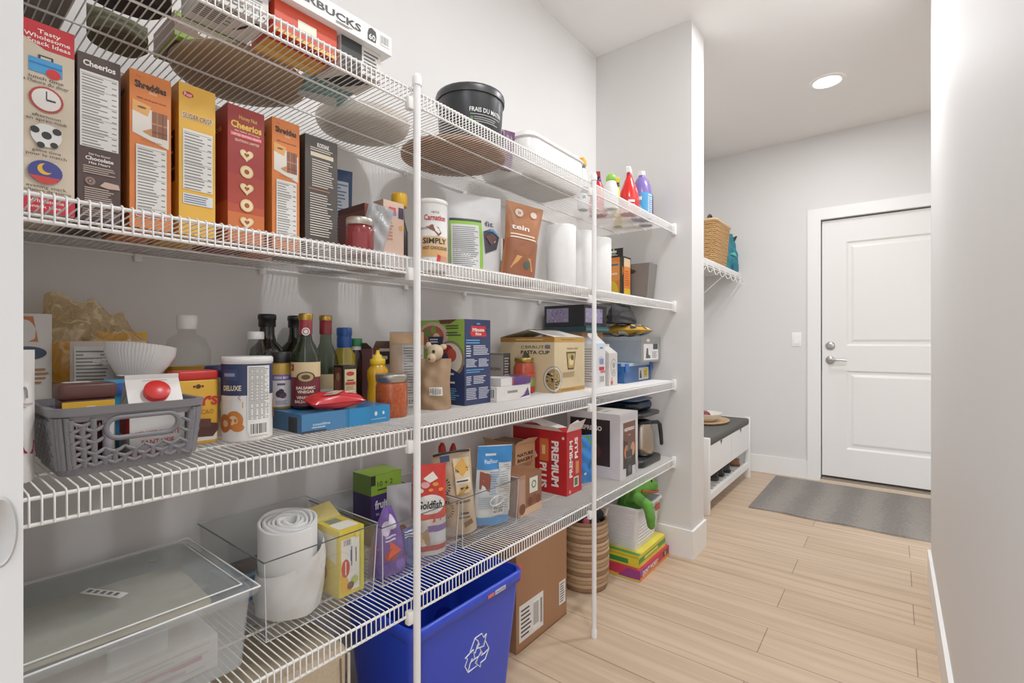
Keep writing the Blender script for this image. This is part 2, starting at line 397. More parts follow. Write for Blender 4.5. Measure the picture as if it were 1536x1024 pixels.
# door with two raised panels, seen from the room
def panel_door():
    o = bpy.data.objects.new('door_1', None); col.objects.link(o); o.location = (XD + .02, 0, .046); o['kind'] = 'structure'
    g = G(); W2 = .461; D = P('#eceae7', .38, '', .01)
    ys = [-W2, -.30, .30, W2]; zs = [0, .225, .845, 1.04, 1.86, 2.042]
    for i in range(3):
        for j in range(5):
            y0, y1, z0, z1 = ys[i], ys[i+1], zs[j], zs[j+1]
            if i == 1 and j in (1, 3):
                # recessed moulding then raised field
                st = [(0, 0), (.014, .010), (.03, .010), (.05, .002)]
                rect = [[(x, y0 + q, z0 + q), (x, y1 - q, z0 + q), (x, y1 - q, z1 - q), (x, y0 + q, z1 - q)] for q, x in st]
                pts = [q for rr in rect for q in rr]; n = 4
                fs = [(k*4+m, k*4+(m+1) % 4, (k+1)*4+(m+1) % 4, (k+1)*4+m) for k in range(3) for m in range(4)] + [(12, 13, 14, 15)]
                g.add(pts, [tuple(reversed(f)) for f in fs], D)
            else: g.add([(0, y0, z0), (0, y1, z0), (0, y1, z1), (0, y0, z1)], [(3, 2, 1, 0)], D)
    g.box(.0105, -W2, 0, .04, W2, 2.042, D); g.build('door_leaf', o)
    ST = P('#b9b7b4', .28, 'metal')
    X = Matrix.Rotation(-PI/2, 4, 'Y')
    def disc(prof, y, z, nm):
        q = G(); q.lathe(prof, ST, 24); q.v = [tuple(X @ Vector(v) + Vector((0, y, z))) for v in q.v]; return q
    d = disc([(.033, 0), (.033, .008), (.027, .014), (.012, .015), (.012, .022), (0, .022)], .405, 1.04, 'd'); d.build('deadbolt', o)
    hd = disc([(.032, 0), (.032, .008), (.026, .013), (.013, .014), (.012, .045), (0, .047)], .405, .925, 'h'); hb = hd.build('handle', o)
    G().tube([(-.042, .405, .925), (-.046, .37, .927), (-.046, .33, .929), (-.044, .292, .924)], [.009, .0085, .008, .0075], ST, 10).build('lever', hb)
    G().box(-.003, .4645, .84, .012, .4675, 1.0, P('#5b5856', .4, 'metal')).build('strike_plate', o)
    return o
panel_door()
g = G(); g.box(XD + .06, -.47, 0, XD + .14, .47, 2.1, P('#50483f')); struct(g, 'trim_2')
g = G(); g.box(XD - .02, -.46, 0, XD + .06, .46, .028, P('#8d8173', .4)); g.box(XD - .045, -.47, 0, XD - .02, .47, .018, P('#d8c6b0', .4)); struct(g, 'trim_3')
# recessed ceiling light
def downlight(x, y, label):
    o = thing('recessed_ceiling_light', label, 'ceiling light', x, y, HC)
    G().lathe([(.098, -.001), (.095, -.006), (.078, -.008), (.075, -.003)], P('#f4f3f1', .4), 36, cap0=False, cap1=False).build('trim_ring', o)
    G().lathe([(.075, -.004), (0, -.0041)], P('#fff6ea', 14.0, 'emit'), 36, cap0=False).build('lens', o)
downlight(3.69, .34, 'round white recessed light glowing in the mudroom ceiling')
# light switch
o = thing('light_switch', 'white rocker light switch on the wall beside the door', 'light switch', XD, .638, 1.137)
G().rbox(-.0055, -.036, -.058, 0, .036, .058, .003, P('#f3f2ef', .35)).build('switch_plate', o)
G().box(-.010, -.017, -.034, -.0055, .017, .034, P('#f8f7f5', .3)).build('rocker', o)
# rug
def rug_mat():
    m = P('#8b857f', .95, 'fab'); nt = m.node_tree; N = nt.nodes; L = nt.links
    wv = N.new('ShaderNodeTexWave'); wv.bands_direction = 'Y'; wv.inputs['Scale'].default_value = 1.25; wv.inputs['Distortion'].default_value = 2.0; wv.inputs['Detail'].default_value = 3
    tc = [n for n in N if n.type == 'TEX_COORD'][0]; L.new(tc.outputs['Object'], wv.inputs['Vector'])
    pr = [n for n in N if n.type == 'BSDF_PRINCIPLED'][0]; src = pr.inputs['Base Color'].links[0].from_socket
    mx = N.new('ShaderNodeMix'); mx.data_type = 'RGBA'; mx.blend_type = 'MULTIPLY'; mx.inputs[0].default_value = 1
    rp = N.new('ShaderNodeValToRGB'); rp.color_ramp.elements[0].color = (.72, .70, .70, 1); rp.color_ramp.elements[1].color = (1.05, 1.04, 1.02, 1)
    n2 = N.new('ShaderNodeTexNoise'); n2.inputs['Scale'].default_value = 75; L.new(tc.outputs['Object'], n2.inputs['Vector'])
    m2 = N.new('ShaderNodeMath'); m2.operation = 'ADD'; L.new(wv.outputs['Fac'], m2.inputs[0])
    m3 = N.new('ShaderNodeMath'); m3.operation = 'MULTIPLY_ADD'; m3.inputs[1].default_value = 2.2; m3.inputs[2].default_value = -1.1; L.new(n2.outputs[0], m3.inputs[0]); L.new(m3.outputs[0], m2.inputs[1])
    L.new(m2.outputs[0], rp.inputs[0]); L.new(src, mx.inputs[6]); L.new(rp.outputs[0], mx.inputs[7]); L.new(mx.outputs[2], pr.inputs['Base Color'])
    return m
RUG = rug_mat()
g = G(); nx, ny = 10, 60
def rugp(u, v): return Vector((3.57 + .965*u + .006*math.sin(23*v)*(1-u), -.75 + 1.525*v, .008 + .004*max(0, math.sin(31*v))*max(0, 1-6*u)))
g.grid(rugp, nx, ny, RUG, flip=False)
g.grid(lambda u, v: Vector((rugp(0, v)[0], rugp(0, v)[1], rugp(0, v)[2]*u)), 1, ny, RUG, flip=True); g.grid(lambda u, v: Vector((rugp(u, 1)[0], rugp(u, 1)[1], rugp(u, 1)[2]*v)), nx, 1, RUG, flip=True)
tag(g.build('doormat'), 'long grey woven rug with faint darker bands lying before the door', 'rug')
# pocket door edge beside the camera
o = bpy.data.objects.new('door_2', None); col.objects.link(o); o['kind'] = 'structure'
G().box(.012, .45, .01, .0529, 1.37, 2.05, P('#cbcbca', .4, '', .01)).build('door_leaf', o)
def oval(s0, s1, y, z0): return [(.042 + .0085*s0*math.cos(a), y, z0 + .023*s1*math.sin(a)) for a in [2*PI*k/28 for k in range(28)]]
g = G(); A_ = [(x, .4498, z) for x, y, z in oval(1, 1, 0, .998)]; B_ = [(x, .4485, z) for x, y, z in oval(.86, .92, 0, .998)]; C_ = [(x, .4497, z) for x, y, z in oval(.78, .86, 0, .998)]
m = 28; g.add(A_ + B_ + C_, [(j*m+i, j*m+(i+1) % m, (j+1)*m+(i+1) % m, (j+1)*m+i) for j in range(2) for i in range(m)] + [tuple(range(2*m, 3*m))], P('#a5a4a2', .4), True)
g.build('finger_pull', o)
struct(G().box(-.11, .56, 0, 0.0, YB, HC, WALL), 'wall_front')

# ------------------------------------------------------------------ wire shelving
WIRE = P('#f1efec', .3, '', .01)
SZ = [1.731, 1.325, .915, .509]; YF = .91; X0, X1 = .062, 2.536
SHL = ['topmost long white wire pantry shelf, level with the black tub', 'second white wire pantry shelf from the top, holding the cereal boxes',
       'third white wire pantry shelf from the top, holding the oils and grey basket', 'lowest white wire pantry shelf, above the blue recycling bin']
def wire_shelf(z, label, name='wire_shelf', x0=X0, x1=X1, yf=YF, yb=YB - .006, group='white wire shelves of the pantry', clips=True):
    o = thing(name, label, 'wire shelf', x0, yf, 0, 0, group); o.location = (0, 0, 0)
    g = G(); n = int((x1 - x0) / .0125); s = .0013; zt = z - s
    for i in range(n + 1):
        x = x0 + (x1 - x0) * i / n
        g.tube([(x, yb, zt), (x, yf + .004, zt), (x, yf - .0018, zt - .003), (x, yf - .0024, zt - .042)], s, WIRE, 5)
    g.build('wire_deck', o)
    zr = z - .0056
    for nm, y, zz, rr in (('front_rail', yf + .0015, zr - .001, .003), ('lip_rail', yf + .0005, z - .042, .003), ('back_rail', yb, zr, .0028), ('support_rod', 1.065, zr, .0026), ('support_rod', 1.225, zr, .0026)):
        if nm == 'support_rod' and not clips: y = (yf + yb) / 2
        G().tube([(x0, y, zz), (x1, y, zz)], rr, WIRE, 8).build(nm, o)
    if clips:
        g = G(); g.rbox(x1 - .014, yf - .010, z - .052, x1 + .0085, yf + .012, z + .006, .004, WIRE); g.build('end_bracket', o)
        g = G(); g.rbox(x1 - .010, yb - .02, z - .016, x1 + .0085, yb + .004, z + .004, .003, WIRE); g.build('end_bracket', o)
        for xc in (.34, .62, 1.12, 1.42, 1.95, 2.3):
            G().rbox(xc, yb - .008, z - .022, xc + .016, YB - .0005, z - .004, .003, WIRE).build('wall_clip', o)
    return o
for z, lb in zip(SZ, SHL): wire_shelf(z, lb)
def pole(x, label):
    y = YF - .0135; o = thing('shelf_pole', label, 'shelf pole', x, y, 0, 0, 'white posts of the pantry shelving'); PM = P('#f0efee', .35, '', .01)
    G().lathe([(.0088, 0.008), (.0088, 1.745)], PM, 20).build('tube', o)
    G().lathe([(.0115, 1.73), (.0115, 1.747), (.008, 1.757), (0, 1.758)], PM, 20).build('top_cap', o)
    G().lathe([(.0115, 0), (.0115, .022), (.0095, .03)], PM, 20).build('foot_cap', o)
    for z in SZ:
        G().rbox(-.022, .0025, z - .060, -.004, .019, z - .03, .003, WIRE).build('shelf_clip', o)
pole(.773, 'white shelf post standing in front of the blue recycling bin'); pole(1.644, 'white shelf post standing in front of the striped woven basket')

# ================================================================== TOP SHELF
Z1, Z2, Z3, Z4 = [z + .0006 for z in SZ]
def heart(u, v, s, a):
    return [(u + s*(16*math.sin(q)**3)/17, v + s*a*(13*math.cos(q) - 5*math.cos(2*q) - 2*math.cos(3*q) - math.cos(4*q))/17) for q in [2*PI*i/20 for i in range(20)]]
carton('cardboard_box', 'greyish brown cardboard box at the far left end of the top shelf', 'box', .085, 1.16, Z1, .115, .2, .12, '#8d837b', T=[r(.46, 0, .54, 1, '#b09b80')])
# black sling bag of cables
o = thing('camera_bag', 'soft black bag with a hanging strap on the top shelf above the brown cereal box', 'bag', .250, 1.065, Z1)
pouch('bag', None, None, 0, 0, 0, .145, .10, .15, '#141416', parent=o, part='bag_body', amp=.004, seed=4)
g = G(); g.tube([(-.05, -.03, .05), (-.055, -.055, .02), (-.02, -.062, .006), (.03, -.058, .006), (.055, -.03, .03), (.05, 0, .07)], .006, P('#0d0d0f', .6), 6); g.build('strap', o)
pouch('tote_bag', 'folded olive green fabric bag lying behind the black bag on the top shelf', 'bag', .285, 1.25, Z1, .10, .055, .12, '#5f6048', mat=P('#6a6a50', .8, 'fab'), amp=.004, seed=9)
carton('flat_box', 'flat brown box edged in lime green lying on the top shelf', 'box', .355, 1.155, Z1 + .0155, .12, .13, .05, '#7d5f4a', F=[r(0, 0, 1, .2, '#8db32f'), r(0, .8, 1, 1, '#8db32f'), bl(.5, .5, .3, '#e8e3d0')], B=[r(0, .86, 1, 1, '#9bbd3a'), r(.0, 0, .05, 1, '#9bbd3a'), r(.94, 0, 1, 1, '#9bbd3a'), r(.95, .6, 1, .85, '#e7c9a0')], T=[])
o = tag(G().lathe([(.0, 0), (.128, 0), (.14, .004), (.142, .010), (.139, .014), (0, .0145)], P('#b39877', .5), 44).build('round_serving_board', None, (.505, 1.205, Z1)), 'large round tan board lying flat on the top shelf above the red cereal box', 'board')
W_ = '#d6d2cc'
carton('magazine_box', 'white box with small black print under the long coffee box on the top shelf', 'box', .335, .955, Z1, .115, .1, .063, W_, F=[fine(.05, .1, .95, .9, 7), bar(.6, .1, .9, .5)], B=[fine(.06, .3, .6, .95, 10), p([(.65, .35), (.72, .4), (.9, .9), (.84, .9)], '#2b2a28'), r(.0, .0, 1, .06, '#77706a')])
carton('snack_box', 'orange and red box under the long coffee box on the top shelf', 'box', .462, .955, Z1, .135, .1, .063, '#d3401f', F=[r(0, 0, 1, .12, '#f0b545'), bl(.5, .55, .34, '#fff2d8')], B=[r(0, 0, 1, .62, '#d99a3c'), r(.03, .08, .97, .3, '#e8b95e'), r(.05, .66, .95, .9, '#b3271b'), bl(.5, .78, .14, '#f5e4c0')])
carton('filter_box', 'black and white box under the end of the long coffee pod box', 'box', .608, .955, Z1, .105, .1, .063, '#d9d6d1', F=[r(0, 0, .5, 1, '#232325'), fine(.55, .1, .95, .9, 6)], B=[p([(.1, .1), (.55, .1), (.9, .75), (.4, .85)], '#2a2b2e'), fine(.05, .86, .95, .98, 2)])
carton('coffee_pod_box', 'long flat white coffee pod box lying across three smaller boxes on the top shelf', 'box', .30, .937, Z1 + .0637, .43, .084, .043, '#ecebe9',
       F=[t('STARBUCKS', .585, .52, .36, '#2f2e2d', w=.44, bold=.03), fine(.66, .12, .76, .26, 2), p([(.845, .2), (.895, .2), (.9, .55), (.895, .8), (.87, .9), (.852, .8), (.845, .55)], '#2d2c2b'), t('60', .872, .42, .3, '#f0efed'), bar(.925, .3, .985, .85)],
       B=[fine(.15, .3, .4, .8, 6, '#9b9894'), bar(.42, .35, .55, .8), r(.7, .15, .98, .6, '#5d6a6a'), r(.0, 0, 1, .05, '#8d8a87')], )
carton('teal_pack', 'flat teal and white pack on the top shelf just before the first post', 'packet', .60, 1.065, Z1, .105, .10, .03, '#78a9aa', F=[fine(.1, .2, .8, .8, 3, '#e9efee')], B=[p([(0, 0), (1, 0), (.8, .5), (0, .3)], '#dfe6e4'), r(.0, .55, 1, .7, '#8fbdbd')], rz=-8)
tag(G().lathe([(0, 0), (.10, 0), (.122, .006), (.13, .018), (.132, .030), (.126, .031), (.118, .020), (.10, .010), (0, .009)], P('#d8cfc3', .5), 44).build('round_platter', None, (.85, 1.22, Z1)), 'round cream platter lying flat on the top shelf behind the first post', 'platter')
# tub on wicker tray
wk = P('#a8744c', .7, '', .35, 90.0)
g = G(); g.lathe([(0, 0), (.160, 0), (.172, .004), (.175, .010), (.168, .013), (.155, .009), (0, .008)], wk, 48)
for k in range(9): g.lathe([(.02 + .0175*k, -.0006), (.027 + .0175*k, -.0016), (.034 + .0175*k, -.0006)], wk, 40, cap0=False, cap1=False)
tag(g.build('wicker_tray', None, (1.165, 1.165, Z1 + .0018)), 'round brown wicker tray lying on the top shelf under the black tub', 'tray')
prof = [(.096, 0), (.099, .004), (.107, .135)]
o = bottle('food_tub', 'round black plastic tub with white French lettering on the top shelf', 'tub', 1.16, 1.085, Z1 + .0152,
   [('tub_body', prof, P('#232427', .3)), ('lid', [(.105, .135), (.1115, .136), (.1125, .152), (.110, .160), (.098, .163), (.096, .159), (0, .159)], P('#2c2d30', .35))],
   [('print', 0, 130, .02, .125, [t('FRAIS DU MATIN', .74, .58, .13, '#e6e5e3', w=.5), r(.5, .44, .98, .46, '#a9a8a6'), fine(.55, .22, .95, .4, 3, '#8f8e8c'), r(.5, .25, .54, .38, '#4e7a3d')])])
# white storage box and small purple packet
g = G(); g.rbox(-.2, -.125, 0, .2, .125, .165, .05, P('#e9e7e4', .3), taper=1.04, zr=.035)
o = thing('storage_tub', 'white rounded plastic storage tub between the black tub and the cleaning bottles', 'storage tub', 1.60, 1.145, Z1); ob = g.build('tub_body', o)
g = G(); g.rbox(-.207, -.132, .128, .207, .132, .136, .05, P('#f0efec', .3), zr=.003); g.build('rim', o)
pouch('purple_packet', 'small purple packet poking up beside the black tub', 'packet', 1.345, 1.09, Z1, .05, .14, .03, '#5a2b57', rz=-30, roll=6)
# cleaning bottles
def spray(name, label, x, y, body, prof, trig, neck, prints=(), turn=40, group=None, sq=.72):
    o = bottle(name, label, 'spray bottle', x, y, Z1, [('bottle_body', prof, body), ('collar', [(.014, prof[-1][1]), (.015, prof[-1][1] + .002), (.014, prof[-1][1] + .016), (.010, prof[-1][1] + .018)], neck)], prints, group, 0, 1, sq)
    zt = prof[-1][1] + .016; g = G()
    pts = [(-.03, 0), (.03, .004), (.034, .014), (.026, .026), (-.02, .03), (-.034, .022)]
    M = Matrix.Translation((0, .009, zt)) @ Matrix.Rotation(PI/2, 4, 'X'); g.prism(pts, 0, .018, trig, M)
    g.prism([(.014, .002), (.022, .004), (.030, -.03), (.023, -.032)], .004, .014, trig, M); ob = g.build('trigger_head', o)
    o.rotation_euler = (0, 0, math.radians(turn)); return o
SB = [(.03, 0), (.036, .004), (.038, .03), (.036, .12), (.024, .172), (.013, .192)]
spray('spray_bottle', 'white spray bottle with a yellow trigger head on the top shelf', 1.985, 1.14, P('#e3e6ea', .3), SB, '#f0b41c', '#4d5a72', [('label', 0, 100, .03, .1, [r(0, 0, 1, 1, '#e9edf2'), r(0, .55, 1, 1, '#46506b'), bl(.5, .3, .25, '#2c3c8a')])], turn=15)
bottle('cleaner_bottle', 'white squat bottle with a lime green cap next to the second post', 'bottle', 2.05, 1.03, Z1, [('bottle_body', [(.028, 0), (.031, .004), (.031, .095), (.022, .125), (.017, .13)], P('#e9ebea', .35)), ('cap', [(.022, .128), (.024, .13), (.022, .15), (.014, .16), (0, .161)], P('#8cc63f', .35))])
RB = [(.036, 0), (.041, .004), (.042, .055), (.037, .10), (.022, .145), (.014, .165), (.0135, .172)]
spray('spray_bottle', 'red spray bottle with a dark red trigger head on the top shelf', 2.125, 1.135, P('#d4231f', .25), [(a*1.2, b*.96) for a, b in RB], '#9c1a22', '#3b2f86', turn=25, sq=.9)
spray('spray_bottle', 'glossy red spray bottle with a white trigger head on the top shelf', 2.19, 1.005, P('#e0201c', .22), [(a*1.28, b*1.04) for a, b in RB], '#f1f1f1', '#c81d1b', [('label', 0, 120, .02, .07, [r(0, 0, 1, 1, '#c81a18'), bl(.5, .62, .26, '#f6e9e3'), bl(.5, .25, .2, '#f6e9e3')])], turn=15, sq=.9)
spray('spray_bottle', 'yellow spray bottle between the red and purple bottles on the top shelf', 2.385, 1.16, P('#e3cf21', .3), [(a*.9, b*1.22) for a, b in RB], '#e8d62a', '#4b4a20', turn=30)
PB = [(.046, 0), (.050, .004), (.051, .12), (.045, .165), (.024, .205), (.016, .212), (.016, .222)]
bottle('detergent_bottle', 'lavender detergent bottle with a white cap and blue label on the top shelf', 'bottle', 2.325, 1.0, Z1, [('bottle_body', PB, P('#7a66b4', .28)), ('cap', [(.018, .219), (.0185, .222), (.0175, .24), (0, .241)], P('#f2f1ef', .35))],
   [('label', 0, 170, .012, .122, [r(0, 0, 1, 1, '#3f9fdc'), e(.35, .3, .16, '#7fd0f2'), e(.4, .22, .07, '#eaf6fb'), r(.72, .05, .95, .95, '#b9d7ea'), fine(.74, .1, .93, .9, 9, '#3d4f77'), bl(.36, .75, .18, '#f4f8fb')])])
bottle('detergent_bottle', 'dark purple bottle at the right end of the top shelf', 'bottle', 2.455, 1.03, Z1, [('bottle_body', [(.032, 0), (.036, .004), (.036, .15), (.022, .185), (.013, .20), (.013, .212)], P('#4a2a63', .3)), ('cap', [(.015, .21), (.0152, .222), (.013, .232), (0, .2325)], P('#231a2e', .35))])

# ================================================================== SECOND SHELF
BR = '#4a3733'
carton('oatmeal_box', 'tall beige oat cereal box with a red pointed top and round snack icons', 'cereal box', .118, 1.07, Z2, .068, .19, .302, '#d5c5ae', T=[r(0, 0, 1, 1, '#6e5a49')],
  F=[p([(0, 1), (1, 1), (1, .865), (.48, .865), (0, .92)], '#c81f2b'), t('Tasty', .55, .955, .022, '#f7efe6', w=.4), t('Wholesome', .52, .925, .022, '#f7efe6', w=.8), t('Snack Ideas', .55, .895, .022, '#f7efe6', w=.75),
     r(.2, .735, .78, .81, '#3d9ad8'), r(.2, .775, .78, .785, '#2277b5'), r(.36, .81, .62, .83, '#2d333f'), r(.4, .81, .58, .822, '#d5c5ae'), e(.62, .745, .13, '#cf2b26', .9), t('lunch time', .5, .708, .016, '#453a33', w=.6), t("a l'heure du diner", .5, .685, .016, '#453a33', w=.8),
     e(.5, .60, .30, '#b53a36'), e(.5, .60, .255, '#e9e5df'), r(.488, .60, .512, .645, '#333333'), r(.5, .594, .66, .604, '#333333'), t('afternoon', .5, .51, .016, '#453a33', w=.5), t('en apres-midi', .5, .488, .016, '#453a33', w=.7),
     e(.5, .41, .27, '#ebe9e6'), e(.5, .41, .09, '#2b2b2d'), e(.3, .43, .08, '#2b2b2d'), e(.68, .44, .08, '#2b2b2d'), e(.4, .355, .07, '#2b2b2d'), e(.63, .365, .07, '#2b2b2d'), t('game time', .5, .325, .016, '#453a33', w=.5), t('pour le match', .5, .303, .016, '#453a33', w=.7),
     e(.48, .215, .3, '#3b3f86', .9), p([(.2, .19), (.76, .19), (.62, .16), (.48, .153), (.34, .16)], '#cc3b35'), e(.47, .23, .13, '#e9b32e'), e(.53, .238, .11, '#3b3f86'), t('evening snack', .5, .135, .016, '#453a33', w=.7), t('collation de soiree', .5, .113, .016, '#453a33', w=.86),
     r(0, 0, 1, .095, '#c01f37'), t('Wholesome', .5, .06, .02, '#f0d9cf', w=.6), t('snack ideas', .5, .03, .016, '#f0d9cf', w=.6)])
carton('cereal_box', 'dark brown chocolate cereal box with a white nutrition panel', 'cereal box', .19, 1.07, Z2, .057, .19, .280, BR, L=[t('Cheerios', .5, .8, .06, '#f2ece6', w=.8)],
  F=[t('Cheerios', .5, .945, .034, '#f3efe9', w=.76, bold=.03), nut(.05, .44, .95, .895, 26), t('Did You Know?', .5, .40, .012, '#eee5de', w=.5), t('Chocolate', .5, .375, .022, '#eee5de', w=.66, bold=.03), t('Has Heart', .5, .348, .015, '#eee5de', w=.5), fine(.12, .28, .88, .33, 4, '#b9a69c'), e(.28, .235, .12, '#8a6e66'), e(.28, .235, .06, BR), e(.28, .235, .03, '#a98c82'), p([(.5, .215), (.62, .245), (.95, .24), (.98, .21), (.7, .205)], '#c9a899'), fine(.15, .11, .85, .2, 7, '#b9a69c'), e(.9, .09, .1, '#8a5f58'), e(.9, .09, .04, BR), fine(.1, .02, .9, .07, 4, '#9d8a80')])
SHRED = [r(0, 0, 1, 1, '#dc7a36'), t('Post', .22, .965, .012, '#c22a25', w=.12), t('Shreddies', .5, .915, .042, '#2c1d17', w=.76, bold=.035), t('Shreddies', .49, .918, .042, '#3a2a22', w=.76, bold=.02), t('ORIGINAL', .55, .877, .012, '#f3dcc0', w=.2), t('100% whole grain wheat', .52, .83, .013, '#5c2f16', w=.7),
   p([(.06, .80), (.94, .74), (.94, .54), (.06, .60)], '#e7dfd4'), p([(.06, .81), (.5, .79), (.42, .72), (.06, .74)], '#e6a65a'), e(.28, .77, .11, '#6d4b36', .3), r(.52, .60, .90, .765, '#8a553c'), r(.52, .68, .90, .69, '#b5805c'), r(.64, .60, .66, .765, '#b5805c'), r(.78, .60, .80, .765, '#6b3d29'), r(.52, .63, .9, .635, '#6b3d29'), p([(.3, .62), (.52, .65), (.52, .60)], '#c98a52'), t('new look same taste', .5, .565, .01, '#7d6b5c', w=.5), nut(.14, .07, .88, .53, 24), r(.15, .075, .85, .1, '#c8322a')]
carton('cereal_box', 'orange wheat cereal box standing beside the dark brown cereal box', 'cereal box', .26, 1.07, Z2, .063, .19, .282, '#dc7a36', F=SHRED, L=[t('Shreddies', .5, .9, .05, '#3a2317', w=.7), r(0, 0, 1, .12, '#a94d1c')])
carton('cereal_box', 'yellow sweetened puffed wheat cereal box', 'cereal box', .336, 1.07, Z2, .063, .19, .290, '#eab13c', L=[r(0, .0, 1, 1, '#c98a2b'), r(.1, .45, .9, .7, '#4a2a1a'), fine(.16, .47, .84, .68, 6, '#d8b98a'), r(.1, .36, .9, .44, '#4a2a1a'), r(.2, .1, .8, .3, '#9b5f22')],
  F=[e(.24, .93, .15, '#c3242b', .6), t('Post', .24, .93, .024, '#f7e9e0', w=.2), t('SUGAR CRISP', .5, .79, .038, '#f7edd8', w=.84, bold=.05), t('SUGAR CRISP', .5, .79, .036, '#6d4a24', w=.8, bold=.015), nut(.1, .30, .92, .70, 20), r(.1, .205, .92, .275, '#d9e0e4'), fine(.13, .21, .88, .27, 4, '#66667a')])
hn = [r(0, 0, 1, 1, '#b84a2c'), r(0, .28, 1, 1, '#a93b2b'), r(0, .5, 1, 1, '#9c2f2b'), r(0, 0, 1, .22, '#cf6a2f'), t('Honey Nut', .55, .925, .03, '#e9c05a', w=.5), t('Cheerios', .5, .865, .05, '#f1c445', w=.84, bold=.03), t('the taste of honey', .52, .82, .012, '#eed9b8', w=.7), r(.06, .775, .92, .805, '#e0485a'), t('LIMITED EDITION HEARTS', .5, .79, .016, '#fbe8dd', w=.8), t('EDITION LIMITEE', .52, .75, .018, '#f3cfae', w=.66)]
for k in range(5):
    vv = .655 - .125*k; a = .073/.28
    if k % 2: hn += [e(.5, vv, .18, '#e6c890'), e(.5, vv, .145, '#f0d9a8'), e(.5, vv, .07, '#a04a2a')]
    else: hn += [p(heart(.5, vv, .2, a), '#e6c890'), p(heart(.5, vv, .165, a), '#f0d9a8'), p(heart(.5, vv, .075, a), '#a04a2a')]
carton('cereal_box', 'red to orange honey cereal box with a column of heart shaped rings', 'cereal box', .422, 1.07, Z2, .073, .19, .282, '#8f2a26', F=hn, L=[r(0, 0, 1, .3, '#a84527'), t('Cheerios', .5, .85, .05, '#d99a3a', w=.7)])
carton('cereal_box', 'orange wheat cereal box standing between the red box and the dark grey box', 'cereal box', .512, 1.07, Z2, .062, .19, .287, '#dc7a36', F=SHRED, L=[t('Shreddies', .5, .9, .05, '#3a2317', w=.7), r(0, 0, 1, .12, '#a94d1c')])
carton('mix_box', 'dark charcoal baking mix box covered in pale fine print', 'box', .588, 1.07, Z2, .083, .16, .276, '#4b443f', F=[t('KODIAK', .55, .935, .035, '#f0ece6', w=.38, bold=.04), fine(.15, .875, .9, .91, 2, '#d8cfc4'), r(.16, .83, .86, .865, '#dccdae'), fine(.2, .57, .88, .81, 12, '#cfc6bb'), fine(.1, .54, .9, .56, 1, '#b07a50'), fine(.14, .15, .84, .52, 18, '#cfc6bb'), fine(.12, .04, .8, .11, 3, '#cfc6bb')], L=[r(0, 0, 1, 1, '#332e2b')])
pouch('snack_pouch', 'blue foil pouch standing behind the dark charcoal box', 'pouch', .802, 1.322, Z2, .13, .312, .05, '#1f3f6b', rz=-16, ops=[r(.1, .1, .9, .88, '#c9d3dd'), fine(.12, .12, .88, .86, 22, '#5a77a0')], seed=5, flare=.06)
LB = [(.0305, 0), (.032, .003), (.0325, .058), (.029, .068), (.027, .07)]
bottle('jam_jar', 'small silver lidded jar of red jam at the front of the second shelf', 'jar', .690, 1.005, Z2, [('glass', LB, P('#7d2427', .15)), ('lid', [(.030, .069), (.032, .07), (.032, .084), (.030, .087), (0, .0872)], P('#c8c2b8', .3, 'metal'))], [('label', 0, 60, .012, .05, [r(0, 0, 1, 1, '#8b2c30')])])
pouch('silver_packet', 'crumpled silver packet leaning behind the red jam jar', 'packet', .763, 1.075, Z2 + .0105, .066, .145, .035, '#9b9a9b', rz=-25, roll=14, mat=P('#a3a2a3', .25), amp=.005, seed=8)
carton('granola_bar_box', 'reddish brown open box with white lettering behind the red jam jar', 'box', .806, 1.152, Z2, .066, .13, .178, '#7a3e2e', F=[t('MADE', .4, .90, .05, '#f0e6df', w=.5, bold=.05), t('GOOD', .4, .84, .05, '#f0e6df', w=.5, bold=.05), bl(.4, .74, .03, '#c79a62', w=.5), fine(.15, .55, .6, .7, 3, '#d9b090'), e(.25, .3, .1, '#d8cbb6'), e(.25, .2, .1, '#d8cbb6'), r(.1, .05, .5, .12, '#e3d9c9')], L=[r(0, .9, 1, 1, '#5c2f25')])
carton('cracker_box', 'slim pale pink box with small red print just before the first post', 'box', .828, 1.098, Z2, .07, .045, .184, '#d9b8a4', F=[r(0, .0, .56, .22, '#e8e6e3'), r(.25, .84, .6, .91, '#d2413a'), r(.15, .79, .62, .84, '#6d75b8'), r(.72, .76, .98, .93, '#3b2f48'), fine(.08, .4, .5, .7, 6, '#c07f72'), e(.85, .62, .1, '#e0a040')], L=[r(0, 0, 1, 1, '#c39a86')])
bottle('sauce_bottle', 'dark syrup bottle with a yellow cap beside the first post', 'bottle', .968, 1.205, Z2, [('bottle_body', [(.022, 0), (.027, .004), (.027, .13), (.017, .17), (.014, .21)], P('#2b1c19', .15)), ('cap', [(.0235, .209), (.0245, .211), (.0245, .245), (.022, .25), (0, .2502)], P('#e9b21d', .35))])
pouch('black_packet', 'black wrapped packet squeezed behind the pale pink box', 'packet', .926, 1.168, Z2, .045, .13, .03, '#1f1e20', rz=-30, seed=12, amp=.004)
CN = [(.043, 0), (.0445, .003), (.0445, .192), (.044, .194)]
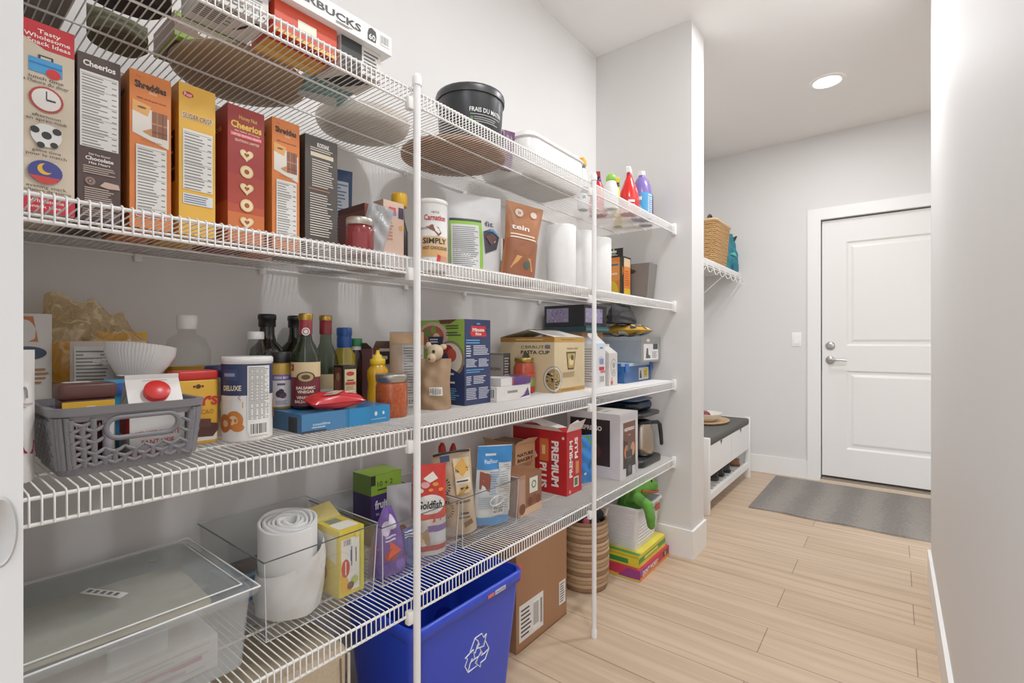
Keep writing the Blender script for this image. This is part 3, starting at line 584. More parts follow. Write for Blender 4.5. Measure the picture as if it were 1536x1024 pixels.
bottle('cocoa_canister', 'white hot chocolate canister with brown and red print', 'canister', .985, 1.075, Z2, [('canister_body', CN, P('#ecebe8', .35)), ('lid', [(.0445, .192), (.0462, .193), (.0462, .203), (.044, .206), (0, .2045)], P('#f3f2f0', .3))],
  [('label', 0, 200, .004, .19, [r(0, 0, 1, 1, '#ebeae7'), t('NESTLE', .56, .87, .03, '#7a3530', w=.14), t('Carnation', .56, .79, .085, '#b3242a', w=.42, bold=.03), p([(.38, .64), (.5, .68), (.62, .64), (.68, .55), (.62, .5), (.55, .57), (.46, .6)], '#7a4630'), fine(.26, .6, .42, .64, 2, '#6a605a'), r(.3, .18, .86, .50, '#d9a76a'), r(.3, .34, .86, .5, '#dcb888'), t('SIMPLY', .56, .43, .085, '#2a211d', w=.46, bold=.03), t('HOT CHOCOLATE', .58, .32, .05, '#2a211d', w=.5, bold=.02), r(.62, .02, .86, .2, '#c98f6a'), p([(.56, .02), (.60, .22), (.66, .2), (.64, .02)], '#d0262b'), e(.42, .12, .035, '#b9c9c6')])])
pouch('protein_pouch', 'large silvery white pouch with a green edged nutrition panel', 'pouch', 1.205, 1.11, Z2, .20, .285, .085, '#c5c4c6', rz=-24, seed=21, amp=.003, ops=[r(.04, .04, .58, .68, '#8cc03c'), r(.04, .66, .58, .69, '#2a3a22'), r(.06, .02, .52, .62, '#dcdcdc'), fine(.08, .06, .5, .6, 24, '#7d7d80'), t('fit', .72, .66, .06, '#3b3a3d', w=.16), p([(.6, .56), (.74, .60), (.92, .52), (.84, .36), (.62, .3)], '#2f2a35'), p([(.64, .5), (.78, .55), (.86, .5), (.74, .4)], '#5b3b36'), p([(.66, .57), (.8, .60), (.9, .54), (.88, .52), (.78, .57)], '#3f8fc0')], mat=P('#cfcecf', .28))
pouch('protein_pouch', 'brown protein pouch leaning over in front of the silvery pouch', 'pouch', 1.325, 1.02, Z2 + .0105, .130, .258, .075, '#b5764a', rz=-26, roll=7, seed=33, amp=.0012, flare=.12, pinch=.06, mat=P('#a5673c', .35), ops=[r(.03, .0, .97, .5, '#8f5230'), fine(.1, .5, .9, .58, 2, '#e8d3c0'), t('tein', .36, .66, .07, '#f2e6db', w=.5, bold=.02), e(.32, .86, .11, '#d9c3b2'), e(.72, .87, .09, '#d9c3b2'), t('20', .32, .86, .035, '#5d4334'), p([(.15, .1), (.8, .1), (.7, .26), (.3, .28)], '#d89a5c'), p([(.2, .32), (.7, .3), (.8, .42), (.4, .46)], '#8a4d2d'), e(.6, .17, .1, '#4a5a4e')])
carton('pill_box', 'slim white box standing behind the brown protein pouch', 'box', 1.418, 1.185, Z2, .04, .05, .19, '#e6e4e1', F=[r(.1, .3, .9, .7, '#cfe0e2'), bl(.5, .5, .12, '#5f8f98'), r(.8, 0, 1, 1, '#7a2d2a')])
carton('tea_box', 'small teal box standing in front of the first paper towel roll', 'box', 1.412, 1.045, Z2, .04, .045, .102, '#6f97a3', F=[r(.1, .6, .9, .85, '#4e7787'), e(.5, .3, .3, '#b9c7b0')])
def roll(x, y, h, label, z=Z2):
    o = thing('paper_towel_roll', label, 'paper towel roll', x, y, z, 0, 'paper towel rolls on the second shelf'); m = P('#ecebe9', .8)
    g = G(); g.lathe([(.022, 0), (.056, 0), (.0575, .003), (.0578, h - .003), (.056, h), (.022, h)], m, 36, cap0=False, cap1=False); g.build('paper', o)
    G().lathe([(.022, 0.0005), (.0225, h - .0008), (.0205, h - .0008), (.02, .0005)], P('#b39a7c', .8), 24, cap0=False, cap1=False).build('core', o)
roll(1.525, 1.175, .232, 'white paper towel roll standing nearest to the brown pouch'); roll(1.605, 1.02, .240, 'second white paper towel roll from the brown pouch, tallest in front')
roll(1.79, 1.035, .252, 'white paper towel roll standing just before the second post'); roll(1.955, 1.045, .252, 'white paper towel roll standing between the second post and the pineapple box')
o = carton('tablet_box', 'open orange and black box printed with a pineapple', 'box', 2.325, 1.1, Z2, .095, .13, .236, '#26221f',
  F=[r(.1, .12, .9, .96, '#e8873a'), r(.1, .12, .9, .3, '#eab52c'), fine(.18, .35, .82, .7, 7, '#c94a2a'), r(.1, .78, .9, .96, '#e9c9a0'), r(.05, .0, .5, .1, '#d9d6d2')],
  L=[r(.05, .04, .95, .98, '#e2812f'), e(.5, .22, .3, '#e9c32c', 1.5), e(.62, .68, .4, '#ee9440'), bl(.5, .82, .05, '#3f6a9a', w=.6), bl(.5, .62, .05, '#f6d9b5', w=.5), r(.86, .04, .97, .98, '#3a3a22'), e(.2, .12, .18, '#5a2d4d')])
g = G(); g.box(-.0008, .0, .236, .0008, .13, .278, '#1d1b1a'); S = flat((-.0008, .13, .236), (0, -.13, 0), (0, 0, .042), (-1, 0, 0)); g.draw(S, [bl(.55, .6, .3, '#eef0ea', w=.35, bold=.03), fine(.3, .1, .8, .4, 2, '#d9dcd2'), e(.6, .85, .04, '#d6d13a')]); g.build('open_flap', o)
GB = P('#77726d', .55)
o = thing('storage_bin', 'tapered grey plastic bin with a dark oval handle at the end of the second shelf', 'bin', 2.4785, 1.125, Z2)
g = G(); X_, Y_ = .052, .125
def binring(q, z, i=0): return [(q*X_*a - i*a, q*Y_*b - i*b, z) for a, b in ((-1,-1),(1,-1),(1,1),(-1,1))]
R_ = binring(.84, 0) + binring(1, .205) + binring(1, .205, .003) + binring(.84, .004, .003)
g.add(R_, [(3,2,1,0), (12,13,14,15)] + [(k*4+i, k*4+(i+1) % 4, (k+1)*4+(i+1) % 4, (k+1)*4+i) for k in range(3) for i in range(4)], GB); g.build('bin_body', o)
g = G(); g.ell(0, 0, 0, .0015, .03, .012, P('#2a2826', .4), 16); h_ = g.build('handle', o, (-.0515, -.02, .165)); h_.rotation_euler = (0, math.radians(-2.3), 0)

# ================================================================== THIRD SHELF
# --- bags at the far left
pouch('bread_bag', 'orange and grey printed bag standing upright at the far left of the third shelf', 'bag', .120, 1.235, Z3, .125, .255, .075, '#c9c4bd', rz=-4, seed=41, amp=.004, ops=[p([(.5, .98), (.8, .98), (.85, .8), (.55, .8)], '#b0642f'), e(.72, .72, .22, '#2b3b52', .45), fine(.5, .5, .97, .62, 4, '#9a6a44'), p([(.35, .45), (.6, .45), (.75, .2), (.5, .2)], '#c98748'), p([(.6, .42), (.9, .3), (.8, .15)], '#e8c27e')])
pouch('flour_bag', 'white crinkled bag with faint lettering in front of the orange printed bag', 'bag', .096, 1.02, Z3, .072, .192, .07, '#e2dfdb', rz=0, seed=43, amp=.0055, ops=[t('on', .72, .7, .13, '#6e6a68', w=.3), fine(.5, .55, .95, .6, 2, '#b9a0a0'), p([(.7, .36), (.97, .30), (.95, .2), (.8, .22)], '#a51f4d')])
# --- woven grey basket
GR = P('#77757a', .42)
def weave_basket(name, label, x, y, z, w, d, h, tp=.9):
    o = thing(name, label, 'basket', x, y, z)
    def ring(q, zz, ins=0, rad=.022, n=5):
        hx, hy = w/2*q - ins, d/2*q - ins; out = []
        for qx, qy, a0 in ((1,1,0),(-1,1,90),(-1,-1,180),(1,-1,270)):
            for i in range(n + 1):
                a = math.radians(a0 + 90*i/n); out.append(Vector((qx*(hx-rad) + rad*math.cos(a), qy*(hy-rad) + rad*math.sin(a), zz)))
        return out
    def band(g, q0, z0, q1, z1, th):
        A = [ring(q0, z0), ring(q1, z1), ring(q1, z1, th), ring(q0, z0, th)]; m = len(A[0])
        g.add([v for q in A for v in q], [(j*m+i, j*m+(i+1) % m, ((j+1) % 4)*m+(i+1) % m, ((j+1) % 4)*m+i) for j in range(4) for i in range(m)], GR, True)
    g = G(); b = ring(tp, 0); g.add(b, [tuple(reversed(range(len(b))))], GR); band(g, tp, 0, tp + .015, .016, .003); g.build('base', o)
    g = G(); band(g, 1.035, h - .012, 1.05, h, .008); band(g, .985, h - .022, 1.0, h - .011, .003); g.build('rim', o)
    # woven wall: vertical stems and sagging arms, staggered like a knit
    def wallpt(s_, zz, side, off=0):
        q = tp + (1 - tp)*zz/h
        if side == 0: return Vector((s_*q, -d/2*q - off, zz))
        if side == 1: return Vector((-w/2*q - off, -s_*q, zz))
        if side == 2: return Vector((s_*q, d/2*q + off, zz))
        return Vector((w/2*q + off, s_*q, zz))
    g = G(); hand = (-.045, .045, .052, .083)
    for side in range(4):
        L_ = (w if side in (0, 2) else d) - .035; nc = int(L_/.0128); nr = 4; z0, z1 = .014, h - .018; dz = (z1 - z0)/nr; ds = L_/nc
        for c in range(nc + 1):
            for k in range(nr + 1):
                s_ = -L_/2 + c*ds; zc = z0 + dz*(k + (.5 if c % 2 else 0))
                if zc > z1 + .004: continue
                if side == 0 and hand[0] - .012 < s_ - .012 < hand[1] + .012 and hand[2] - .016 < zc < hand[3] + .012: continue
                zl = max(z0 - .002, zc - dz*.92); g.tube([wallpt(s_, zl, side), wallpt(s_, zc, side, .0014)], [.0042, .0046], GR, 6)
                if zc + dz*.4 < h - .012:
                    for sg in (-1, 1):
                        if abs(s_ + sg*ds) > L_/2 + .002: continue
                        g.tube([wallpt(s_, zc - .002, side, .0012), wallpt(s_ + sg*ds*.55, zc + dz*.08, side, .002), wallpt(s_ + sg*ds, zc + dz*.30, side, -.001)], [.0036, .0029, .0024], GR, 6)
        for q_ in (-1, 1):
            for j in range(2): g.tube([wallpt(q_*(L_/2 + .004 + .0065*j), z0 - .004, side, -.0004 - .003*j), wallpt(q_*(L_/2 + .004 + .0065*j), z1 + .004, side, -.0004 - .003*j)], .004, GR, 6)
    g.build('woven_wall', o)
    g = G(); cx = .012; pts = []
    for i in range(28):
        a = 2*PI*i/28; pts.append((.036*math.copysign(1, math.cos(a)) if abs(math.cos(a)) > .02 else 0, 0, 0))
    loop = []
    for sx, a0 in ((1, -90), (-1, 90)):
        for i in range(9):
            a = math.radians(a0 + 180*i/8); loop.append(wallpt(cx + sx*.034 + .0165*math.cos(a), .0675 + .0165*math.sin(a), 0, .001))
    g.tube(loop, .0042, GR, 8, closed=True); g.build('handle', o)
    g = G(); c0 = wallpt(.068, .022, 0, .0015); g.box(c0[0] - .021, c0[1] - .0015, .016, c0[0] + .021, c0[1] + .003, .028, GR)
    g.draw(Surf(lambda u, v, k: Vector((c0[0] - .021 + .042*u, c0[1] - .0015 - k, .016 + .012*v)), .042, .012), [t('CURVER', .5, .5, .45, '#5d5b60', w=.7, bold=.03)]); g.build('logo_plate', o)
    return o
weave_basket('plastic_basket', 'grey woven plastic basket with an oval handle full of baking goods', .2435, 1.067, Z3, .198, .196, .104)
ZB = Z3 + .0006
# basket contents
o = thing('cocoa_tub', 'brown lidded cocoa tub with a yellow band standing in the grey basket', 'tub', .194, 1.038, ZB)
g = G(); g.rbox(-.034, -.024, 0, .034, .024, .112, .007, P('#4b1d22', .4), zr=.002); S = flat((-.0325, -.0246, 0), (.065, 0, 0), (0, 0, .112), (0, -1, 0))
g.draw(S, [r(0, .88, 1, .97, '#e3b02f'), r(0, 0, .12, .9, '#e3b02f'), r(.88, 0, 1, .9, '#e3b02f'), r(.45, .76, .62, .9, '#e9e2d4'), t('COCOA', .5, .6, .1, '#f0e3c8', w=.5)]); g.build('tub_body', o)
g = G(); g.rbox(-.0365, -.0265, .112, .0365, .0265, .136, .008, P('#57302c', .4), zr=.003); g.build('lid', o)
carton('cream_carton', 'white topped carton tucked behind the brown lidded cocoa tub', 'carton', .175, 1.072, ZB, .035, .03, .135, '#e6e3de')
bottle('lidded_cup', 'small cup with a purple lid just inside the front of the grey basket', 'cup', .215, 1.0, ZB, [('cup', [(.0, 0), (.007, .001), (.0075, .085)], P('#d7d4e2', .4)), ('lid', [(.0085, .084), (.009, .086), (.009, .098), (0, .0985)], P('#6b63a8', .4))])
# molasses carton with gable top
def gable(name, label, x, y, z, w, d, h, gh, c, F=(), L=(), roof=(), roofc=None, rz=0, rim=.012, cap=None, group=None):
    o = thing(name, label, 'carton', x, y, z, rz, group); g = G(); g.box(0, 0, 0, w, d, h, c)
    S = cface(w, d, h); g.draw(S['F'], F or [r(0, 0, 1, 1, c)])
    if L: g.draw(S['L'], L)
    m = d/2; rc = roofc or c
    g.add([(0,0,h),(w,0,h),(w,m-.001,h+gh),(0,m-.001,h+gh),(0,d,h),(w,d,h),(0,m+.001,h+gh),(w,m+.001,h+gh)], [(0,1,2,3),(5,4,6,7)], rc)
    g.add([(0,0,h),(0,d,h),(.012,m,h+gh*.96),(w,0,h),(w,d,h),(w-.012,m,h+gh*.96)], [(1,0,2),(3,4,5)], rc)
    g.box(0, m-.0012, h+gh, w, m+.0012, h+gh+rim, rc)
    nrm = Vector((0, -gh, m)).normalized(); S2 = Surf(lambda u, v, k: Vector((w*u, m*v, h+gh*v)) + nrm*k, w, math.hypot(m, gh), 1)
    if roof: g.draw(S2, roof)
    g.build('carton_body', o)
    if cap:
        q = G(); q.lathe([(.019, 0), (.0193, .011), (.0185, .0118), (0, .0119)], cap, 28); M = Matrix.Translation(S2.fn(.52, .52, 0)) @ nrm.to_track_quat('Z', 'Y').to_matrix().to_4x4()
        q.v = [tuple(M @ Vector(v)) for v in q.v]; q.build('cap', o)
    return o
gable('molasses_carton', 'white gable topped molasses carton with a big red screw cap in the grey basket', .242, .995, ZB, .078, .075, .088, .05, P('#e8e6e3', .4), rz=-3,
      F=[t('MELASSE QUALITE', .5, .55, .1, '#c9473f', w=.8, bold=.02), t('FANTAISIE', .5, .38, .1, '#c9473f', w=.6, bold=.02), r(0, 0, 1, .2, '#c8402f')], L=[r(0, .5, 1, 1, '#c9372c'), r(0, 0, 1, .5, '#d8d4cf')],
      roof=[r(.72, .06, .95, .2, '#3b3b7c'), e(.1, .12, .05, '#3a3a3c'), e(.1, .12, .03, '#e8e6e3'), fine(.3, .9, .8, .97, 1, '#b9b5b0')], cap=P('#d32420', .3), rim=.008)
pouch('sugar_pouch', 'folded blue pouch behind the red capped carton in the grey basket', 'pouch', .275, 1.108, ZB, .085, .135, .03, '#2f8fbf', rz=-8, roll=0, seed=51, ops=[r(.05, .8, .6, .95, '#1f4f9c'), r(.65, .75, .95, .95, '#7cc4dc')])
g = G(); n = 120
def liner(u, v, k): 
    a = 2*PI*u; q = .032 + .023*v**.8 + .0012*math.sin(60*a)*v; return Vector((q*math.cos(a), q*math.sin(a), .045*v + k))
for k in range(5): g.grid(lambda u, v: liner(u, v, k*.0035), 240, 2, P('#eeebe9', .8))
o = tag(g.build('cupcake_liners', None, (.288, 1.135, 1.0535)), 'stack of white pleated cupcake liners perched on top of the blue pouch', 'baking cups'); o.rotation_euler = (math.radians(-4), math.radians(8), 0)
pouch('nut_bag', 'clear bag with a white nutrition panel standing behind the grey basket', 'bag', .262, 1.208, Z3, .115, .205, .045, '#b8aa9c', rz=-8, seed=53, amp=.004, ops=[r(.05, .05, .55, .95, '#c3c0bb'), fine(.07, .08, .52, .92, 26, '#6d6a66'), r(.4, .78, .72, .84, '#e9e7e3')])
# yellow packs inside a clear bag
o = thing('produce_bag', 'clear knotted plastic bag of yellow packets at the back of the third shelf', 'bag', .262, 1.303, Z3)
pouch('p', None, None, -.03, 0, 0, .105, .205, .07, '#e6ad22', parent=o, part='yellow_packet', seed=61, amp=.005, ops=[p([(.1, .2), (.35, .3), (.3, .1)], '#c5672c')])
q = pouch('p', None, None, .045, .008, 0, .085, .225, .065, '#eab728', parent=o, part='yellow_packet', seed=62, amp=.005, ops=[p([(.6, .85), (.85, .75), (.9, .65), (.65, .75)], '#5c6b2a')])
fn0 = pouch_fn(.22, .30, .095, 'pillow', 0, .006, 66, 0, 0)
def fnb(u, v, s_, k):
    q = fn0(u, v, s_, k); f = 1.0 if v < .66 else 1 - .42*((v - .66)/.34)**1.3
    return Vector((q[0]*f*(.86 + .14*math.sin(PI*min(1, v*1.2))) - .05*max(0, v - .62) + .006*math.sin(17*v + 9*u), q[1]*f, q[2] - .045*max(0, u - .35)*v + .010*math.sin(13*u)*v*v))
g = G(); WR = P('#f6ead0', .10, 'wrap'); g.grid(lambda u, v: fnb(u, v*.98, -1, .004), 26, 30, WR); g.grid(lambda u, v: fnb(u, v*.98, 1, .004), 26, 30, WR); g.build('clear_bag', o)
# oil bottle
o = thing('oil_bottle', 'clear square shouldered bottle with a white cap and a little golden oil', 'bottle', .412, 1.262, Z3, -8)
g = G()
def sq(zs, c, tp=None):
    rings = []; m = 24
    for hw, z, rnd in zs:
        for i in range(m):
            a = 2*PI*(i + .5)/m; ca, sa = math.cos(a), math.sin(a); q = (abs(ca)**rnd + abs(sa)**rnd)**(-1/rnd); rings.append((hw*q*ca, hw*q*sa*.92, z))
    g = G(); k = len(zs); g.add(rings, [(j*m+i, j*m+(i+1) % m, (j+1)*m+(i+1) % m, (j+1)*m+i) for j in range(k-1) for i in range(m)], c, True)
    g.add(rings[:m], [tuple(reversed(range(m)))], c); g.add(rings[-m:], [tuple(range(m))], c); return g
GL = P('#f9faf9', .05, 'clear')
sq([(.034, 0, 5), (.037, .004, 5), (.037, .10, 5), (.043, .125, 5), (.043, .185, 5), (.034, .212, 3), (.018, .222, 2), (.017, .236, 2)], GL).build('glass', o)
sq([(.033, .003, 5), (.0355, .006, 5), (.0355, .098, 5), (.0410, .125, 5), (.0410, .150, 5)], P('#b88a2e', .12)).build('oil', o)
G().lathe([(.0195, .232), (.0205, .234), (.0205, .262), (.018, .264), (0, .2642)], P('#f1f0ee', .4), 28).build('cap', o)
# cocoa tin
o = thing('cocoa_tin', 'yellow cocoa tin with a red lid and brownies pictured beside the grey basket', 'tin', .338, 1.088, Z3)
g = G(); g.rbox(0, 0, 0, .074, .05, .128, .006, P('#e8b033', .4)); S = flat((0, -.0004, 0), (.074, 0, 0), (0, 0, .128), (0, -1, 0))
g.draw(S, [t("FRY'S", .56, .67, .13, '#c8281f', w=.84, bold=.05), e(.5, .9, .06, '#4a2a18'), e(.4, .9, .03, '#4a2a18'), e(.6, .9, .03, '#4a2a18'), t('CACAO', .62, .50, .07, '#b06a28', w=.5), p([(.1, .05), (.95, .05), (.95, .2), (.7, .33), (.35, .36), (.1, .28)], '#e9e4da'), p([(.3, .12), (.85, .1), (.98, .2), (.98, .3), (.5, .35), (.3, .25)], '#4b2620'), p([(.4, .28), (.8, .25), (.8, .38), (.45, .4)], '#5e342b')]); g.build('tin_body', o)
g = G(); g.rbox(-.001, -.001, .128, .075, .051, .146, .007, P('#cf2a23', .35)); g.build('lid', o)
bottle('canister', 'canister with a navy blue lid at the back beside the square oil bottle', 'canister', .452, 1.174, Z3, [('canister_body', [(.031, 0), (.033, .003), (.033, .128)], P('#c8b9a0', .4)), ('lid', [(.033, .127), (.0345, .128), (.0345, .149), (.032, .152), (0, .1505)], P('#2b3054', .35))])
# large can
CAN = [(.0465, 0), (.048, .003), (.048, .160), (.0475, .163)]
bottle('nut_can', 'large white and navy snack can with a long nutrition panel', 'can', .466, 1.083, Z3, [('can_body', CAN, P('#e9e7e4', .35)), ('lid', [(.048, .160), (.0495, .161), (.0495, .170), (.047, .173), (0, .170)], P('#eeedeb', .3))],
  [('label', 0, 210, .003, .160, [r(0, 0, 1, 1, '#e7e5e2'), r(.0, .58, 1, .99, '#27345c'), r(.2, .78, .4, .92, '#34426d'), t('DELUXE', .33, .68, .065, '#e9dfc0', w=.22, bold=.03), bl(.3, .85, .05, '#8d97b5', w=.14), p([(.12, .5), (.44, .52), (.41, .555), (.44, .585), (.12, .58)], '#c73a2c'), bl(.3, .545, .03, '#f1e6de', w=.09), p([(.12, .40), (.46, .42), (.46, .50), (.12, .48)], '#e8c27a'), e(.36, .26, .10, '#c9762e', 1.1), e(.35, .26, .055, '#e6c39a', 1), e(.24, .22, .09, '#b8622a', 1.2), e(.25, .22, .04, '#dcae85', 1), e(.40, .17, .07, '#c9762e', .7), r(.50, .10, .76, .965, '#e9e8e5'), fine(.51, .26, .75, .95, 34, '#6f6e6c'), bar(.52, .05, .74, .22), r(.86, .25, .94, .5, '#c9762e')])])
# spice bottle and dark bottles behind
bottle('spice_bottle', 'small empty glass bottle with a white cap behind the big can', 'bottle', .538, 1.205, Z3, [('glass', [(.018, 0), (.021, .003), (.021, .185), (.016, .205), (.015, .212)], GL), ('cap', [(.0175, .21), (.018, .212), (.018, .226), (.016, .228), (0, .2282)], P('#efeeec', .4))])
DKG = P('#17190f', .08)
DKP = [(.038, 0), (.043, .005), (.043, .165), (.040, .185), (.022, .205), (.018, .225), (.018, .247)]
for x, y, lb in ((.614, 1.31, 'dark wine coloured bottle with a black cap, nearest the big snack can'), (.704, 1.330, 'dark bottle with a black cap partly hidden by the balsamic vinegar')):
    bottle('dark_bottle', lb, 'bottle', x, y, Z3, [('glass', DKP, DKG), ('cap', [(.0205, .243), (.021, .245), (.021, .262), (.0225, .263), (.0225, .274), (.02, .277), (0, .2772)], P('#1b1a19', .4))], group='two dark bottles at the back')
# blue box with goods standing on it
BX = '#2c6fa5'
carton('flat_box', 'flat glossy blue box lying at the front of the third shelf under a red bag', 'box', .556, 1.027, Z3, .238, .176, .0425, P(BX, .3), F=[r(.0, 0, .46, 1, '#3f78a8'), r(.5, 0, 1, 1, '#1f7fb8'), t('coastline', .2, .42, .14, '#c5dcea', w=.18), fine(.1, .2, .28, .3, 1, '#c5dcea'), e(.82, .55, .018, '#cfe3ef', 1.3), e(.915, .55, .014, '#cfe3ef', 1.3), fine(.76, .2, .98, .26, 1, '#b9d3e3'), r(0, 0, .25, .12, '#333b44')], L=[r(0, 0, 1, 1, '#35648d'), r(.68, 0, .9, .8, '#1f2328')], T=[r(0, .8, 1, 1, '#274a6c'), fine(.1, .1, .6, .3, 4, '#8fb3cc')])
ZT = Z3 + .0432
JP = [(.024, 0), (.026, .003), (.026, .085), (.022, .105), (.0185, .112)]
bottle('olive_jar', 'jar of yellow olives with a purple and white label and dark cap', 'jar', .583, 1.172, ZT, [('glass', JP, P('#b9953a', .12)), ('cap', [(.021, .110), (.0225, .112), (.0225, .134), (.02, .136), (0, .1362)], P('#232022', .4))],
  [('label', 0, 190, .006, .082, [r(0, 0, 1, 1, '#dcd8dc'), r(0, .82, 1, 1, '#6d5a9c'), t('ONNA MAY', .5, .91, .09, '#efe9f4', w=.36), bl(.5, .7, .08, '#4f4460', w=.2), e(.46, .4, .1, '#3d2a3e'), e(.54, .36, .09, '#4c3348'), e(.5, .48, .07, '#2c2230'), fine(.35, .06, .65, .2, 3, '#8d8790')])])
BV = [(.029, 0), (.0325, .004), (.0325, .118), (.029, .138), (.0155, .165), (.0135, .178), (.0135, .212)]
bottle('vinegar_bottle', 'dark green balsamic vinegar bottle with a gold and red capsule and maroon label', 'bottle', .620, 1.125, ZT, [('glass', BV, P('#1b2514', .08)), ('capsule', [(.0148, .178), (.0152, .18), (.0152, .212), (.0145, .213)], P('#8e1f2c', .35)), ('cap', [(.0158, .2125), (.0165, .214), (.0165, .226), (.0155, .229), (0, .2292)], P('#c29a4a', .3, 'metal'))],
  [('label', 0, 170, .008, .112, [r(0, 0, 1, 1, '#6b1c2a'), r(0, .66, 1, 1, '#d9c194'), r(.04, .8, .2, .95, '#b3362a'), t('P', .12, .87, .08, '#f0e3cc'), e(.5, .66, .22, '#3a2c20', .62), e(.5, .66, .18, '#b79a63', .6), e(.5, .66, .10, '#4c3422', .6), t('BALSAMIC', .5, .42, .065, '#efe2cf', w=.44, bold=.02), t('VINEGAR', .5, .33, .065, '#efe2cf', w=.38, bold=.02), t('VINAIGRE', .5, .2, .065, '#efe2cf', w=.42, bold=.02), t('BALSAMIQUE', .5, .11, .065, '#efe2cf', w=.5, bold=.02)]),
   ('seal', 1, 150, .172, .198, [e(.5, .5, .24, '#e3e0da'), e(.5, .5, .17, '#8f2430'), e(.5, .5, .12, '#e3e0da')])])
bottle('wine_bottle', 'clear glass bottle with a gold cap, red capsule and white tag', 'bottle', .745, 1.246, Z3, [('glass', [(.033, 0), (.037, .005), (.037, .13), (.030, .165), (.016, .20), (.0145, .226)], P('#b9c4b4', .05, 'clear')), ('vinegar', [(.031, .003), (.035, .006), (.035, .105)], P('#6a4a24', .12)), ('capsule', [(.016, .224), (.0165, .226), (.0165, .262), (.0155, .263)], P('#8e1f2c', .35)), ('cap', [(.017, .2625), (.0175, .264), (.0175, .274), (.016, .277), (0, .2772)], P('#c9a352', .3, 'metal'))],
  [('label', 0, 120, .01, .115, [r(.1, .0, 1, 1, '#c9b184'), r(.0, .6, .3, 1, '#a12f2a'), r(.25, .05, 1, .62, '#eceaea'), r(.5, .05, 1, .32, '#23201f')])])
o = carton('vanilla_box', 'small black and cream extract box with a red oval standing on the blue box', 'box', .724, 1.128, ZT, .040, .045, .098, '#231f1d', rz=0, F=[r(.1, .04, .95, .9, '#dcc694'), e(.52, .78, .3, '#b8322b', .5), bl(.52, .6, .05, '#5b4a2c', w=.5), r(.15, .48, .9, .56, '#c13a31'), fine(.2, .35, .85, .46, 3, '#8f7a50'), bar(.3, .1, .8, .32)], L=[r(.1, .05, .85, .95, '#7d4a3a'), e(.4, .5, .3, '#a2604a', 1.4), e(.5, .7, .2, '#c08a66', 1.2)])
bottle('olive_oil_bottle', 'slim olive oil bottle with a blue capsule behind the extract box', 'bottle', .838, 1.30, Z3, [('glass', [(.029, 0), (.032, .004), (.032, .165), (.02, .185), (.0195, .195)], P('#9c8a2e', .1)), ('capsule', [(.020, .186), (.0215, .19), (.0215, .215), (.0205, .22), (.0225, .224), (.0225, .243), (.02, .246), (0, .2462)], P('#1f4f9c', .35))])
bottle('green_capped_bottle', 'dark bottle with a green cap behind the mustard', 'bottle', .896, 1.328, Z3, [('glass', [(.018, 0), (.020, .004), (.020, .16), (.0155, .18)], P('#2a1b14', .1)), ('collar', [(.0165, .178), (.017, .18), (.017, .19), (.0165, .192)], P('#d9d6d2', .4)), ('cap', [(.0195, .19), (.020, .192), (.020, .212), (.018, .214), (0, .2142)], P('#1f7a44', .4))])
bottle('mustard_bottle', 'yellow squeeze bottle of mustard with a pointed yellow cap', 'bottle', .908, 1.232, Z3, [('bottle_body', [(.027, 0), (.031, .004), (.030, .05), (.027, .075), (.031, .10), (.030, .118), (.02, .132), (.017, .136)], P('#d9a11f', .2)), ('cap', [(.021, .134), (.0225, .136), (.0225, .150), (.014, .154), (.012, .163), (.006, .166), (.005, .178), (0, .1785)], P('#eec21c', .35))], sx=1.1, sy=.85)
SJ = [(.039, 0), (.0425, .004), (.043, .08), (.040, .092), (.037, .095)]
o = bottle('salsa_jar', 'glass jar of chunky orange salsa with a silver screw band beside the blue box', 'jar', .848, 1.088, Z3, [('glass', SJ, P('#b4522a', .12, '', .55, 120.0)), ('lid', [(.040, .094), (.0425, .095), (.0425, .104), (.0435, .105), (.0435, .113), (.041, .116), (0, .1162)], P('#b5b0a6', .35, 'metal'))])
o = carton('tea_box', 'open pinkish white box with dark flaps behind the salsa jar', 'box', .926, 1.282, Z3, .07, .06, .182, '#d8cdc4', F=[r(.3, .72, .95, .95, '#2e2a2a'), bl(.6, .84, .07, '#eee8e2', w=.4), e(.45, .5, .16, '#d7603a', 1), e(.62, .42, .12, '#e09060'), r(0, .9, .35, 1, '#6d2f3a')], L=[r(0, 0, 1, 1, '#9c6a70')])
g = G(); g.add([(0, 0, .182), (.07, 0, .182), (.075, -.022, .206), (-.004, -.022, .206)], [(0, 1, 2, 3)], '#6f5a50'); g.add([(0, 0, .182), (0, .06, .182), (-.022, .06, .200), (-.022, 0, .200)], [(0, 1, 2, 3)], '#5d4a42'); g.build('flap', o)
pouch('rice_pouch', 'brown and silver pouch covered in fine print just before the first post', 'pouch', .998, 1.205, Z3, .105, .235, .065, '#b7a08c', rz=-34, seed=71, amp=.003, ops=[r(.35, .0, .98, .82, '#b9b7b5'), fine(.38, .04, .95, .8, 22, '#6f6d6b'), bar(.5, .03, .8, .16), r(0, .84, 1, .97, '#c49f78')])
pouch('candy_bag', 'shiny red snack bag lying on top of the flat blue box', 'bag', .652, 1.026, ZT + .017, .135, .06, .032, '#c4262b', seed=75, amp=.003, kind='pillow', tilt=-82, rz=-6, ops=[p([(.25, .3), (.45, .2), (.62, .4), (.55, .75), (.35, .7)], '#cdbfa6'), p([(.35, .4), (.5, .35), (.5, .6)], '#5b4a36'), fine(.65, .3, .9, .6, 3, '#e7b8a8')], mat=P('#c4262b', .25))
